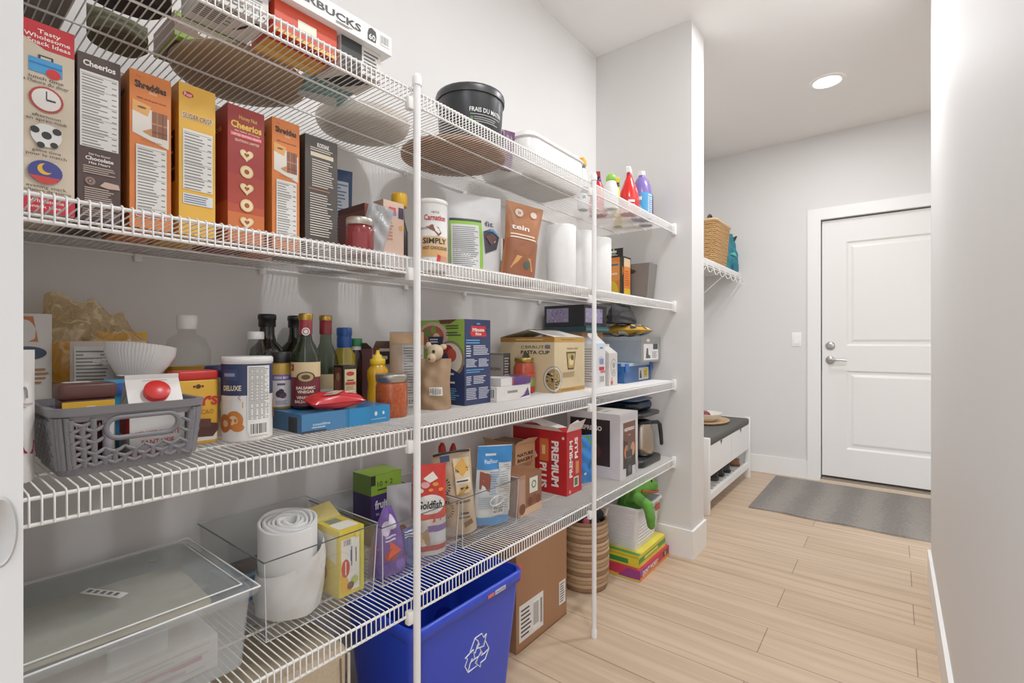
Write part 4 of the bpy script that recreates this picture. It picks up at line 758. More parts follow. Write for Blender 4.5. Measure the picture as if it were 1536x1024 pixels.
# --- right of the first post
o = thing('kraft_bag', 'brown paper bag closed with a cream animal shaped clip beside the first post', 'bag', 1.025, 1.105, Z3, -40)
pouch('k', None, None, 0, 0, 0, .098, .152, .07, '#9d7f5f', parent=o, part='bag_body', seed=81, amp=.005, mat=P('#a08262', .7), ops=[bar(.3, .28, .72, .44)], pinch=.08)
g = G(); CRM = P('#cdb897', .55)
g.ell(0, -.01, .172, .024, .022, .024, CRM, 18, Matrix.Rotation(.35, 3, 'Y')); g.ell(-.012, -.026, .155, .014, .017, .014, CRM, 14); g.ell(.024, -.004, .188, .011, .006, .009, CRM, 12); g.ell(-.02, .0, .192, .009, .006, .011, CRM, 12)
cl = g.build('animal_clip', o); q = G(); q.ell(-.006, -.031, .174, .005, .003, .0055, P('#22130f', .2), 12); q.ell(-.019, -.041, .152, .004, .002, .003, P('#6b3b30', .4), 10); q.build('eye', cl)
NV = '#27325c'
RICE = [p([(0, 0), (.42, 0), (1, 0), (1, 1), (0, 1)], '#8fb544'), r(0, .0, 1, .47, '#2b3657'), e(.32, .80, .34, '#c9b39a', .66), e(.3, .80, .27, '#b5573f', .64), e(.2, .84, .07, '#5f8b35'), e(.4, .78, .08, '#e2cdb4'), e(.34, .88, .06, '#7e9a3a'), e(.26, .75, .06, '#d99a7d'), p([(.45, 1), (.85, 1), (.7, .95), (.5, .95)], '#5b2f22'), r(.22, .70, .55, .8, '#1f2a4a'), fine(.26, .72, .5, .78, 2, '#dfe3ea'), e(.70, .53, .30, '#8a735e', .95), e(.70, .54, .26, '#d8cfc2', .9), e(.66, .60, .13, '#9c2a2a', 1), e(.74, .58, .1, '#c04a3a'), e(.6, .55, .07, '#3b2a50'), fine(.62, .88, .95, .94, 2, '#35422a'), fine(.62, .80, .95, .86, 2, '#35422a'),
        p([(.42, 0), (1, 0), (1, .34), (.75, .42), (.42, .43)], '#22305a'), bl(.7, .36, .025, '#e9ecf3', w=.18), bl(.7, .26, .025, '#e9ecf3', w=.22), fine(.5, .05, .92, .2, 6, '#5c9ec9')]
carton('rice_box', 'tall navy and green rice box showing a plate of food beside the first post', 'box', 1.12, 1.072, Z3, .125, .215, .276, NV, F=[bl(.52, .95, .02, '#5aa0d8', w=.14), r(.24, .80, .80, .925, '#d0252c'), p([(.22, .82), (.82, .80), (.84, .83), (.2, .86)], '#d0252c'), t('Minute', .52, .88, .04, '#f6efe9', w=.46, bold=.03), t('Rice', .52, .832, .032, '#f6efe9', w=.22, bold=.03), fine(.05, .71, .75, .77, 2, '#5aa0d8'), fine(.05, .56, .25, .7, 5, '#cfd6e4'), fine(.32, .58, .95, .7, 6, '#cfd6e4'), fine(.05, .44, .46, .54, 6, '#cfd6e4'), fine(.52, .44, .95, .54, 6, '#cfd6e4'), fine(.05, .37, .75, .42, 2, '#5aa0d8'), fine(.05, .23, .25, .34, 5, '#cfd6e4'), fine(.32, .24, .8, .34, 5, '#cfd6e4'), fine(.05, .06, .46, .2, 7, '#cfd6e4'), fine(.52, .06, .95, .2, 7, '#cfd6e4')], L=RICE)
carton('pasta_box', 'pale grey macaroni box with a dark lined side behind the flat white boxes', 'box', 1.498, 1.222, Z3, .044, .14, .158, '#b7b0a6', F=[r(0, 0, 1, 1, '#4b4a4a'), fine(.15, .08, .85, .9, 12, '#cfccc6')], L=[t('MACARONI', .5, .60, .07, '#5c5348', w=.8, bold=.02), e(.7, .2, .18, '#c08a4a', .8), r(0, 0, .12, .25, '#7fb54a'), r(0, .95, 1, 1, '#8d867c')])
carton('flat_box', 'flat white box with a barcode on its end beside the rice box', 'box', 1.2505, 1.048, Z3, .19, .115, .05, '#dbd7d3', F=[bl(.45, .6, .2, '#8a8580', w=.3), p([(.62, .0), (.8, .2), (.9, .7), (1, 1), (1, 0)], '#e8e4e6'), p([(.66, .1), (.8, .3), (.92, .8), (.98, .2)], '#5d3a78')], L=[bar(.35, .15, .95, .9)], T=[fine(.1, .2, .5, .7, 4, '#b99a80'), p([(.5, 0), (1, 0), (1, 1), (.7, 1)], '#6a4686')])
carton('flat_box', 'thin purple and white box lying on top of the flat white box', 'box', 1.288, 1.062, Z3 + .0506, .185, .095, .026, '#5f3a79', rz=2, F=[r(.0, 0, .35, 1, '#e4e0de'), r(.35, .1, .4, .9, '#c05a3a')], T=[r(0, 0, .45, 1, '#dcd8d5'), p([(.45, .1), (.6, .5), (.5, .9)], '#c8b4d8'), e(.8, .5, .1, '#3b2352')], L=[r(0, 0, 1, 1, '#d5d0cc')])
J2 = [(.037, 0), (.042, .004), (.043, .10), (.036, .118), (.034, .122)]
bottle('salsa_jar', 'red salsa jar with a gold lid and green banded label before the pasta cup box', 'jar', 1.560, 1.165, Z3, [('glass', J2, P('#b2452c', .12, '', .3, 90.0)), ('lid', [(.036, .121), (.0385, .123), (.0385, .137), (.036, .14), (0, .1402)], P('#b39a52', .35, 'metal'))], [('label', 0, 200, .008, .078, [r(0, 0, 1, 1, '#7d9a4a'), r(0, .75, 1, 1, '#c4472f'), bl(.5, .55, .22, '#f3efe0', w=.4, bold=.03), e(.62, .42, .06, '#e0d68a'), r(0, 0, 1, .28, '#b5322a'), r(.2, .06, .5, .2, '#d8cfe0')])])
CR = '#d9c49a'
o = carton('pasta_cup_box', 'large cream pasta cup box with a bowl of pasta printed round its corner', 'box', 1.612, 1.055, Z3, .237, .275, .222, CR, F=[r(0, .91, 1, 1, '#c39545'), fine(.2, .94, .8, .97, 1, '#7d5a22'), r(0, 0, 1, .07, '#b88a3c'), fine(.2, .025, .7, .05, 1, '#6a4a1c'), t('PASTA CUP', .58, .79, .035, '#6d5a3a', w=.36), p([(.37, .73), (.69, .73), (.62, .40), (.42, .40)], '#55432c'), p([(.40, .70), (.66, .70), (.61, .43), (.44, .43)], '#c3a05c'), e(.53, .55, .07, '#e6d0a0'), e(.56, .62, .05, '#4a5a2a'), fine(.25, .26, .7, .36, 4, '#a08552')],
  L=[r(0, .91, 1, 1, '#a9762f'), fine(.3, .94, .85, .97, 1, '#e2c68a'), t('CERRUTO', .66, .82, .055, '#6a5f52', w=.52), t('PASTA CUP', .66, .725, .062, '#33291f', w=.52, bold=.03), r(.84, .79, .93, .86, '#6f6a7d'), e(.5, .62, .07, '#5a5348')], T=[])
# bowl of pasta printed round the corner, on both faces of the same carton
g = G(); S = cface(.237, .275, .222); rb = .052
for S_, sg in ((S['F'], 1), (S['L'], -1)):
    u0 = 0 if sg > 0 else 1
    for q, c_, k_ in ((1, '#8f8f96', .0016), (.92, '#dcd6cb', .0018), (.8, '#a48a5a', .0020)):
        pts = [(u0 + sg*rb*q*math.sin(PI*i/18)/S_.w, .052/.222 + .01 + rb*q*math.cos(PI*i/18)/S_.h) for i in range(19)]
        g.draw(S_, [p(pts if sg < 0 else pts[::-1], c_)], k_)
    rn = random.Random(5 + sg)
    for i in range(16):
        a, q = rn.uniform(.15, PI - .15), rn.uniform(.1, .7)*rb
        g.draw(S_, [e(u0 + sg*max(.007, q*math.sin(a))/S_.w, .052/.222 + .01 + q*math.cos(a)/S_.h, .006/S_.w, rn.choice(['#6b5330', '#c2a874', '#8a6f42', '#d6c293', '#4f4426']), .6)], .0022)
g.build('bowl_print', o)
g = G(); g.add([(.0, .0, .2225), (.237, .0, .2225), (.237, .13, .252), (.0, .13, .252)], [(0, 1, 2, 3)], '#e6e3de'); g.add([(.0, .275, .2225), (.237, .275, .2225), (.237, .14, .256), (.02, .14, .256)], [(0, 1, 2, 3)], '#dfdbd5'); g.build('open_flap', o)
# --- cartons, shoe boxes and bags at the right end
MK = P('#e3e4e8', .4)
gable('drink_carton', 'white drink carton with a red panel and barcode just past the second post', 1.935, 1.045, Z3, .088, .085, .195, .035, MK, F=[r(0, .85, .9, 1, '#cfe0ea'), bl(.55, .9, .04, '#4a5a8a', w=.3), e(.5, .62, .28, '#c5cbe0', .7), r(.35, .52, .8, .65, '#8890b5'), r(.3, .38, .85, .46, '#c8343a'), r(.45, .32, .95, .37, '#d66a6a'), bar(.35, .08, .85, .26)], L=[fine(.1, .1, .9, .9, 14, '#a89a92')], roof=[r(0, 0, 1, 1, '#d9dde6'), r(.1, .4, .5, .9, '#c9aaa0')])
gable('drink_carton', 'white carton with a grey oval drawing beside the blue container', 2.04, 1.035, Z3, .085, .085, .15, .03, P('#e2ddd8', .4), F=[e(.55, .55, .36, '#b9b6b0', 1.4), e(.55, .55, .3, '#dedad4', 1.4), e(.55, .62, .16, '#a3a09a', 1), fine(.35, .35, .75, .5, 5, '#8f8b85'), r(.2, .03, .45, .14, '#d9543a'), r(.25, .15, .4, .25, '#e0a090')], L=[r(0, 0, 1, 1, '#d5cfc9')])
carton('cardboard_box', 'plain brown carton standing behind the two white drink cartons', 'box', 1.975, 1.14, Z3, .205, .2, .25, '#b38355', L=[r(.0, .9, 1, 1, '#8f6a45')])
carton('teal_case', 'thin dark teal case lying flat on the brown carton', 'case', 1.97, 1.115, Z3 + .2506, .225, .23, .026, P('#1f4a55', .3), F=[r(0, .3, 1, .6, '#3a7a86')])
o = carton('black_case', 'black case with a lavender patterned panel on top of the thin teal case', 'case', 1.96, 1.12, Z3 + .2772, .22, .22, .098, P('#1b1a1e', .5), T=[])
g = G(); S = cface(.22, .22, .098); pr_ = [r(.06, .18, .62, .86, '#9a8fb8')]; rn = random.Random(3)
for i in range(26): pr_.append(e(rn.uniform(.1, .58), rn.uniform(.24, .8), .02, rn.choice(['#c9c2dc', '#6f6496', '#b3a9cf']), .7))
g.draw(S['L'], pr_, .0006); g.build('patterned_panel', o)
g = G(); g.draw(S['F'], [r(.04, .16, .8, .84, '#a196bd')] + [e(rn.uniform(.1, .75), rn.uniform(.22, .78), .03, rn.choice(['#c9c2dc', '#6f6496']), .7) for i in range(14)], .0006); g.build('patterned_panel', o)
carton('blue_container', 'blue storage container with a pale clip on lid under the grey shoe box', 'container', 2.19, 1.03, Z3, .325, .26, .082, P('#2b5f9e', .35), F=[r(.52, .1, .9, .85, '#dcdde0'), r(.7, .2, .86, .8, '#e6c83a'), t('12', .78, .5, .3, '#2b2b2d', w=.08), p([(.55, .2), (.64, .2), (.6, .7), (.57, .7)], '#2c3c5c')], L=[r(0, 0, 1, 1, '#2f66a8'), r(.1, .2, .4, .8, '#c9d3e0')])
o = carton('container_lid', 'pale blue lid with bright clips resting on the blue container', 'lid', 2.184, 1.024, Z3 + .0826, .336, .27, .016, P('#a9c6e2', .35))
g = G(); 
for (a, b) in ((.0, -.004), (.30, -.004)): g.box(a, -.006, -.03, a + .034, 0, .014, P('#2a62b8', .3))
g.box(-.006, .02, -.03, 0, .06, .014, P('#2a62b8', .3)); g.build('clip', o)
carton('shoe_box', 'large blue grey shoe box with a shoe label stacked on the blue container', 'shoe box', 2.285, .985, Z3 + .1, .248, .3, .128, P('#8d969e', .5), F=[r(0, 0, 1, 1, '#8f8d89'), e(.35, .86, .09, '#d8d6d2', .35), r(.12, .08, .88, .72, '#e3e2e0'), r(.6, .5, .86, .72, '#33373f'), p([(.22, .15), (.46, .15), (.46, .24), (.36, .3), (.34, .55), (.26, .55)], '#4b4f52'), fine(.55, .15, .84, .42, 4, '#7b7d80')], L=[r(0, .0, 1, 1, '#8e98a1'), r(.06, .5, .34, .78, '#2b2a66'), r(.06, .05, .34, .48, '#cfd0d2'), fine(.1, .1, .3, .44, 5, '#75767c'), r(0, .86, 1, 1, '#99a2aa')])
flo = P('#d6a336', .8)
g = G(); fnf = pouch_fn(.19, .24, .052, 'pillow', 0, .004, 91); g.grid(lambda u, v: fnf(u, v, -1, 0), 20, 22, flo); g.grid(lambda u, v: fnf(u, v, 1, 0), 20, 22, flo, flip=True)
rn = random.Random(8); S = Surf(lambda u, v, k: fnf(u, v, -1, k), .19, .24, 12); S2 = Surf(lambda u, v, k: fnf(u, v, 1, k), .19, .24, 12); cl_ = ['#24427a', '#e8c14a', '#2a5a4a', '#8f9fc4', '#3a2a5a', '#e7e0d0', '#c98a2a', '#1f3a6a']
for S_ in (S, S2): g.draw(S_, [e(rn.uniform(.08, .92), rn.uniform(.05, .95), rn.uniform(.05, .12), rn.choice(cl_), 1) for i in range(60)], .001, .00006)
o = tag(g.build('floral_pouch', None, (2.40, 1.245, Z3 + .2625)), 'quilted floral fabric pouch lying on the grey shoe box', 'pouch'); o.rotation_euler = (math.radians(90), 0, 0)
pouch('black_bag', 'soft dark grey bag squeezed on top of the floral pouch', 'bag', 2.365, 1.13, Z3 + .2985, .21, .098, .14, '#2b2a2c', seed=95, amp=.006, mat=P('#323134', .7, 'fab'))

# ================================================================== LOWEST SHELF
# frosted tote with papers
o = thing('storage_tote', 'frosted clear storage tote with a lid and loose papers on the lowest shelf', 'storage tote', .250, 1.128, Z4)
FR = P('#dfe2e3', .24, 'frost'); FR2 = P('#e6e9ea', .13, 'frost')
def shell(g, w0, d0, w1, d1, h, th, c, rad=.02, bottom=True, n=4):
    def ring(w, d, z):
        out = []
        for qx, qy, a0 in ((1,1,0),(-1,1,90),(-1,-1,180),(1,-1,270)):
            for i in range(n + 1):
                a = math.radians(a0 + 90*i/n); out.append((qx*(w/2-rad) + rad*math.cos(a), qy*(d/2-rad) + rad*math.sin(a), z))
        return out
    A = [ring(w0, d0, 0), ring(w1, d1, h), ring(w1-2*th, d1-2*th, h), ring(w0-2*th, d0-2*th, th)]; m = len(A[0])
    g.add([v for q in A for v in q], [(j*m+i, j*m+(i+1) % m, (j+1)*m+(i+1) % m, (j+1)*m+i) for j in range(3) for i in range(m)], c, True)
    if bottom: g.add(A[0], [tuple(reversed(range(m)))], c); g.add(A[3], [tuple(range(m))], c)
    return A
g = G(); shell(g, .325, .325, .345, .35, .142, .002, FR); g.build('tote_body', o)
g = G(); g.rbox(-.185, -.187, .135, .185, .187, .147, .022, FR2, zr=.003); g.rbox(-.155, -.157, .147, .155, .157, .152, .016, FR2, zr=.002); lid = g.build('lid', o)
g = G(); Cc = P('#f2f3f3', .3)
g.tube([(-.157, -.159, .1525), (.157, -.159, .1525), (.157, .159, .1525), (-.157, .159, .1525)], .0014, Cc, 6, closed=True); g.tube([(-.18, -.182, .147), (.18, -.182, .147), (.18, .182, .147), (-.18, .182, .147)], .0018, Cc, 6, closed=True); g.build('lid_edge', lid)
g = G(); S = flat((-.155, -.157, .1523), (.31, 0, 0), (0, .314, 0), (0, 0, 1))
g.draw(S, [p([(.37, .62), (.42, .655), (.55, .40), (.50, .365)], '#eceae6'), *[p([(.395 + .022*i, .605 - .042*i), (.420 + .022*i, .625 - .042*i), (.432 + .022*i, .602 - .042*i), (.407 + .022*i, .582 - .042*i)], '#6b6965') for i in range(5)]]); g.build('label', lid)
g = G(); g.draw(S, [t('S', .80, .80, .07, '#c9cac9', rot=-70)]); g.build('embossed_letter', lid)
g = G(); g.rbox(-.05, -.192, .105, .03, -.183, .14, .004, FR2); g.build('latch', o)
carton('paper_folder', 'cream paper folder lying just under the lid of the frosted tote', 'folder', .118, 1.02, Z4 + .118, .25, .21, .012, '#e3d6bb', rz=-3)
carton('paper_stack', 'stack of white papers inside the frosted tote', 'papers', .115, .995, Z4 + .006, .26, .25, .06, '#d8d4d0', F=[r(.55, .4, .9, .6, '#a9506a'), r(.3, .2, .8, .3, '#b09a9c'), fine(.05, .1, .95, .9, 6, '#b9b3ae')])
# clear bins
CB = P('#fcfdfd', .04, 'clear'); EDG = P('#565c60', .15); EDL = P('#c9cfd2', .12)  # EDG, EDL: dark and bright edges of the clear plastic, light painted as colour
def clear_bin(x0, y0, x1, y1, h, label):
    w, d = x1 - x0, y1 - y0; o = thing('clear_bin', label, 'bin', (x0+x1)/2, (y0+y1)/2, Z4, 0, 'clear plastic bins on the lowest shelf')
    g = G(); shell(g, w - .016, d - .016, w, d, h, .002, CB, .008, n=2); g.build('bin_body', o)
    g = G(); a, b = w/2 - .001, d/2 - .001
    g.tube([(-a, -b, h), (-a, b, h)], .0016, EDG, 6); g.tube([(-a, b, h), (a, b, h), (a, -b, h)], .0013, EDL, 6); g.tube([(-a, -b, h), (a, -b, h)], .0014, EDG, 6); g.build('rim', o)
    g = G()
    for sx in (-1, 1): g.tube([(sx*(w/2-.010), -d/2+.010, .002), (sx*(w/2-.003), -d/2+.003, h)], .0013, EDL, 6)
    a, b = w/2 - .009, d/2 - .009; g.tube([(-a, -b, .001), (a, -b, .001), (a, b, .001), (-a, b, .001)], .0012, EDL, 6, closed=True); g.build('edge', o)
    L_ = [(.02 + .034*math.cos(q), -d/2 + .0005 + .003*(1 - h*.72/h), h*.70 + .014*math.sin(q)) for q in [2*PI*k/24 for k in range(24)]]
    G().tube(L_, .0011 if x0 < 1 else .002, CB if x0 < 1 else EDL, 6, closed=True).build('handle', o)
    return o
clear_bin(.458, .992, .735, 1.335, .166, 'clear plastic bin holding a white roll and a yellow box')
clear_bin(.744, .992, 1.02, 1.335, .150, 'clear plastic bin of snack bags behind the first post')
clear_bin(1.028, .992, 1.306, 1.335, .150, 'clear plastic bin holding the coffee bag and the blue bread bag')
ZC = Z4 + .0026
carton('flat_box', 'flat blue box with a dark picture lying at the back of the first clear bin', 'box', .476, 1.19, ZC, .17, .12, .052, '#3a7391', T=[r(.25, .3, .95, .95, '#5d4a44'), r(.3, .36, .9, .8, '#6d5a50'), fine(.05, .06, .5, .2, 2, '#b5cdd8'), r(.0, .35, .2, .6, '#2a66a8')], F=[r(0, 0, .4, 1, '#2a5f9e'), r(.45, .2, .7, .8, '#8d969a')])
# white roll
o = thing('plastic_roll', 'loosely wound roll of white plastic bags standing in the first clear bin', 'roll', .563, 1.092, ZC)
WP = P('#dfdedd', .45); g = G(); tn = 5.6
def spi(u, v):
    a = 2*PI*tn*u + 1.2; q = .012 + .053*u + .0012*math.sin(3*a); zt = .200 + .003*math.sin(2.3*a) + .010*math.sin(a + .3)*q/.06
    dq, zz = [(-.0036, .03), (-.0036, zt - .003), (-.0018, zt), (.0018, zt), (.0036, zt - .003), (.0036, .03)][int(round(v*5))]
    return Vector(((q + dq)*math.cos(a), (q + dq)*math.sin(a), zz))
g.grid(spi, 260, 5, WP); rl = g.build('wound_sheet', o)
g = G()
def wrapf(u, v):
    a = 2*PI*u; q = .0705 + .005*math.sin(PI*v) + .0025*math.sin(3*a + 4*v) + .0015*math.sin(7*a - 9*v) - .012*max(0, .25 - v)
    return Vector((q*math.cos(a), q*math.sin(a), .003 + (.125 + .03*math.cos(a - .3))*v))
g.grid(wrapf, 72, 26, P('#e3e2e1', .5)); g.build('outer_wrap', o)
YB_ = '#e2c84a'
o = carton('snack_box', 'yellow and white snack box leaning in the first clear bin', 'box', .650, 1.03, ZC, .067, .10, .158, '#e0c640', F=[r(.08, .06, .82, .86, '#ece9e0'), p([(.08, .06), (.5, .06), (.3, .3), (.08, .35)], '#e8b13a'), e(.26, .42, .17, '#c9402c', 1.9), bl(.26, .42, .05, '#f3e6dc', w=.2, rot=90), fine(.45, .4, .52, .78, 1, '#4d5a6a'), bl(.5, .58, .05, '#4d5a8a', w=.3, rot=90), bl(.68, .58, .05, '#4d5a6a', w=.22, rot=90), bar(.15, .74, .5, .86), e(.62, .2, .15, '#b5c46a', 1), e(.45, .14, .14, '#7d5236', 1), e(.74, .88, .1, '#e6d058', 1), r(.86, 0, 1, 1, '#d3cf4a')],
  L=[r(0, 0, 1, 1, '#e5d27a'), e(.3, .3, .2, '#c08a4a', 1), p([(.1, .6), (.9, .5), (.9, .9), (.1, .9)], '#e9e4d0')], T=[r(.1, .1, .9, .55, '#e9e6da'), r(.2, .6, .7, .9, '#7d8a7a')])
g = G(); g.add([(.0, .1, .1585), (.068, .1, .1585), (.066, .15, .185), (-.006, .15, .18)], [(0, 1, 2, 3)], '#d9c67a'); g.build('open_flap', o)
# snacks in the second bin
pouch('snack_bag', 'pointed purple and red snack bag in the second clear bin', 'bag', .808, 1.055, ZC, .105, .172, .055, '#6a4a9a', rz=-14, seed=111, amp=.005, flare=-.78, ops=[p([(.05, .5), (.95, .42), (.95, .1), (.05, .08)], '#cf3f2c'), p([(.1, .42), (.5, .5), (.8, .35), (.4, .25)], '#e2543a'), e(.5, .3, .2, '#a8352b', .7), e(.35, .7, .18, '#cfc4dc', 1), e(.6, .78, .2, '#d9d3e3', .9), e(.3, .12, .2, '#5a3f94', .8), e(.75, .14, .16, '#7a5ab0', .8), fine(.3, .5, .8, .6, 2, '#d9c9e9')])
pouch('bar_packet', 'blue and white wrapped packet beside the pointed purple snack bag', 'packet', .872, 1.045, ZC, .042, .10, .03, '#3f4f8c', rz=-8, seed=113, amp=.006, ops=[p([(0, .5), (1, .3), (1, .5), (0, .75)], '#d9d6d2'), p([(0, .3), (1, .05), (1, .2), (0, .45)], '#a83232'), fine(.1, .75, .9, .95, 3, '#cfd3de')])
FG = '#3f2a66'
carton('fruit_snack_box', 'purple fruit snack box with a lime green top in the second clear bin', 'box', .872, 1.215, ZC, .112, .09, .208, FG, F=[r(0, .72, 1, 1, '#8fb83a'), r(0, .86, .14, 1, '#25301c'), t('10 + 2', .45, .87, .075, '#2f4a1c', w=.5), fine(.2, .76, .9, .81, 1, '#36501f'), t('fruit', .33, .58, .12, '#ece8f2', w=.42, bold=.03), t('to', .2, .45, .05, '#cfc8dc', w=.1), t('go', .42, .42, .12, '#ece8f2', w=.26, bold=.03), p([(.6, .2), (.7, .68), (.76, .68), (.72, .2)], '#7d1f2a'), p([(.74, .2), (.8, .66), (.86, .66), (.84, .2)], '#8f2530'), e(.72, .16, .14, '#d97a3a', .9), e(.88, .2, .13, '#c4432f', 1), e(.94, .1, .12, '#3f5a2a', 1)], T=[r(0, 0, 1, 1, '#9cc23f')], L=[r(0, 0, 1, 1, '#2f2150'), r(0, .72, 1, 1, '#5f7d2a')])
pouch('silver_bag', 'silver grey snack bag beside the purple fruit snack box', 'bag', .928, 1.155, ZC, .075, .185, .045, '#a9a8ad', rz=-20, seed=117, mat=P('#b2b1b5', .3), ops=[r(.2, .05, .9, .35, '#c9b8b0'), e(.5, .3, .22, '#8f5a3a', 1), r(.6, .15, .9, .28, '#e0b03a'), r(.1, .0, .9, .05, '#5a3f94')])
pouch('cracker_bag', 'red fish cracker bag with an oval name panel just past the first post', 'bag', .962, 1.062, ZC, .096, .252, .055, '#d2302a', rz=-32, seed=119, amp=.003, ops=[e(.48, .56, .46, '#e8e4df', .62), t('Goldfish', .48, .56, .085, '#1f1c1c', w=.74, shear=.2, bold=.03), p([(.3, .85), (.6, .92), (.75, .84), (.5, .8)], '#f0e6dc'), e(.36, .78, .13, '#e6a6a8', .7), e(.2, .72, .1, '#e9ddd0', .7), e(.66, .78, .09, '#e8902c', .6), e(.82, .72, .08, '#e8902c', .6), e(.52, .72, .07, '#e9a23c', .6), r(0, 0, 1, .40, '#cfc7c0'), r(.4, .26, 1, .33, '#6d4fa0'), r(.5, .14, .95, .26, '#d9dde0'), r(0, .05, 1, .11, '#b03030'), p([(.55, .36), (.8, .38), (.85, .46), (.6, .44)], '#c4333a'), e(.3, .2, .16, '#d9a95a', .7), p([(.1, .1), (.5, .1), (.4, .3), (.1, .3)], '#a98a6a')])
# coffee and bread in the third bin
BG = '#c4a98a'
rays = []
for (cu, cv) in ((.2, .34), (.17, .62)):
    for k in range(18):
        a = 2*PI*k/18; a2 = a + .15; q0, q1 = .10, .20; rr = .52
        rays.append(p([(cu + q0*math.cos(a), cv + q0*rr*math.sin(a)), (cu + q1*math.cos(a - .04), cv + q1*rr*math.sin(a - .04)), (cu + q1*math.cos(a2), cv + q1*rr*math.sin(a2))], '#231c1c'))
    rays.append(e(cu, cv, .085, '#d38a3a', 1))
o = pouch('coffee_bag', 'tan coffee bag with dark sunburst rays leaning in the third clear bin', 'bag', 1.108, 1.09, ZC + .0065, .124, .256, .078, BG, rz=-34, roll=-5, seed=131, amp=.003, pinch=.04, mat=P('#c6ab8b', .4), ops=rays + [r(.5, .50, .92, .92, '#e0c9a4'), p([(.5, .82), (.75, .92), (.92, .8), (.7, .7)], '#d9a54a'), t('NABOB', .7, .78, .045, '#2a2220', w=.34, bold=.03), r(.5, .62, .9, .68, '#eae3d8'), fine(.53, .63, .86, .67, 1, '#3a3230'), p([(.5, .5), (.92, .5), (.8, .6)], '#d3a03c'), bl(.72, .56, .03, '#4a3a30', w=.2), fine(.45, .38, .85, .44, 1, '#5a4a40'), bl(.66, .27, .03, '#3b302b', w=.2), fine(.5, .2, .8, .24, 1, '#5a4a40'), p([(.62, .1), (.86, .13), (.82, .19), (.6, .16)], '#6d4a34'), p([(.1, .04), (.5, .04), (.4, .12), (.12, .14)], '#c9b9a6'), r(.18, .9, .42, .97, '#2c3c6a')])
g = G(); g.tube([(-.058, -.004, .250), (-.03, -.012, .255), (.02, -.012, .256), (.058, -.004, .252)], .004, P('#1d1a1a', .5), 6); g.build('tin_tie', o)
pouch('tortilla_bag', 'blue topped bread bag with a pale nutrition panel in the third clear bin', 'bag', 1.232, 1.058, ZC + .0055, .132, .256, .045, '#cdd0d2', rz=-20, roll=4, seed=135, amp=.004, mat=P('#d3d6d8', .25), ops=[r(0, .70, 1, .99, '#2f7fc4'), r(0, 0, 1, .1, '#3a86c6'), t('FlaxFlour', .36, .80, .05, '#cfe0ee', w=.4), r(.2, .87, .5, .9, '#cfe0ee'), p([(.05, .46), (.32, .42), (.34, .64), (.06, .68)], '#8a4636'), e(.2, .58, .07, '#c06a5a', 1), fine(.3, .38, .56, .68, 10, '#7f9fc0'), fine(.05, .2, .5, .36, 6, '#9fb0c0'), r(.58, .15, .96, .78, '#c9cccb'), fine(.6, .2, .94, .76, 20, '#8d9091'), bar(.42, .12, .74, .24)])
o = thing('claw_mitt', 'red two pronged claw shaped mitt poking up behind the coffee bag', 'mitt', 1.248, 1.282, ZC)
RD = P('#b8231f', .4); g = G()
g.lathe([(.030, 0), (.033, .05), (.036, .12), (.034, .165), (.02, .19), (0, .195)], RD, 20, sy=.7)
g.tube([(-.018, 0, .165), (-.024, 0, .20), (-.026, 0, .228), (-.024, 0, .243)], [.016, .0155, .0135, .006], RD, 12); g.tube([(.018, 0, .165), (.026, 0, .19), (.031, 0, .215), (.032, 0, .232)], [.016, .0145, .012, .005], RD, 12); g.build('mitt_body', o)
# boxes right of the bins
NB = '#bd9068'
o = carton('bar_box', 'open tan bakery bar box with a torn top behind the brown date box', 'box', 1.49, 1.155, Z4, .13, .16, .205, NB, F=[t('NATURE', .5, .80, .065, '#3d2219', w=.8, bold=.04), t('BAKERY', .5, .70, .065, '#3d2219', w=.8, bold=.04), fine(.1, .55, .9, .64, 3, '#6d4432'), e(.45, .35, .28, '#7d4024', .7), e(.6, .28, .2, '#b06a3a', .7), e(.4, .42, .12, '#d9a060', .8), r(0, 0, 1, .16, '#a87a54')], L=[r(.25, .78, .55, .95, '#2b211e'), fine(.3, .82, .5, .92, 2, '#d9c8b0'), t('BAKERY', .78, .86, .05, '#5a2f22', w=.3), r(0, 0, .3, .3, '#9c7048')])
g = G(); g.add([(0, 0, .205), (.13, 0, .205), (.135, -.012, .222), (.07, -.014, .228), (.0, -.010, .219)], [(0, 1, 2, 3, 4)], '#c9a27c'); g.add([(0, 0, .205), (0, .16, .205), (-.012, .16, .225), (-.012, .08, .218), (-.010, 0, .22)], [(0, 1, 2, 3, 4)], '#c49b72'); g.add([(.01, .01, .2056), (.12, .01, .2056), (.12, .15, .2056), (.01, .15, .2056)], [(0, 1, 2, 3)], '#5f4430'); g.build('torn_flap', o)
carton('date_box', 'brown box printed with dates and a small white label at the edge of the bins', 'box', 1.328, 1.02, Z4, .145, .11, .142, '#8a5c3f', F=[r(0, 0, .32, 1, '#a87c64'), r(.05, .3, .28, .9, '#b38d78'), r(.48, .5, .82, .88, '#dfdcd2'), e(.66, .7, .1, '#5f8a4a', 1), e(.66, .7, .06, '#dfdcd2', 1), p([(.1, .0), (1, 0), (1, .2), (.2, .16)], '#c9a584'), e(.5, .3, .1, '#6d3a24', 1.1), e(.68, .34, .1, '#7d4428', 1.1), e(.84, .3, .1, '#6d3a24', 1.1), e(.18, .18, .12, '#6d3a24', 1.1)])
PR = '#b5161d'
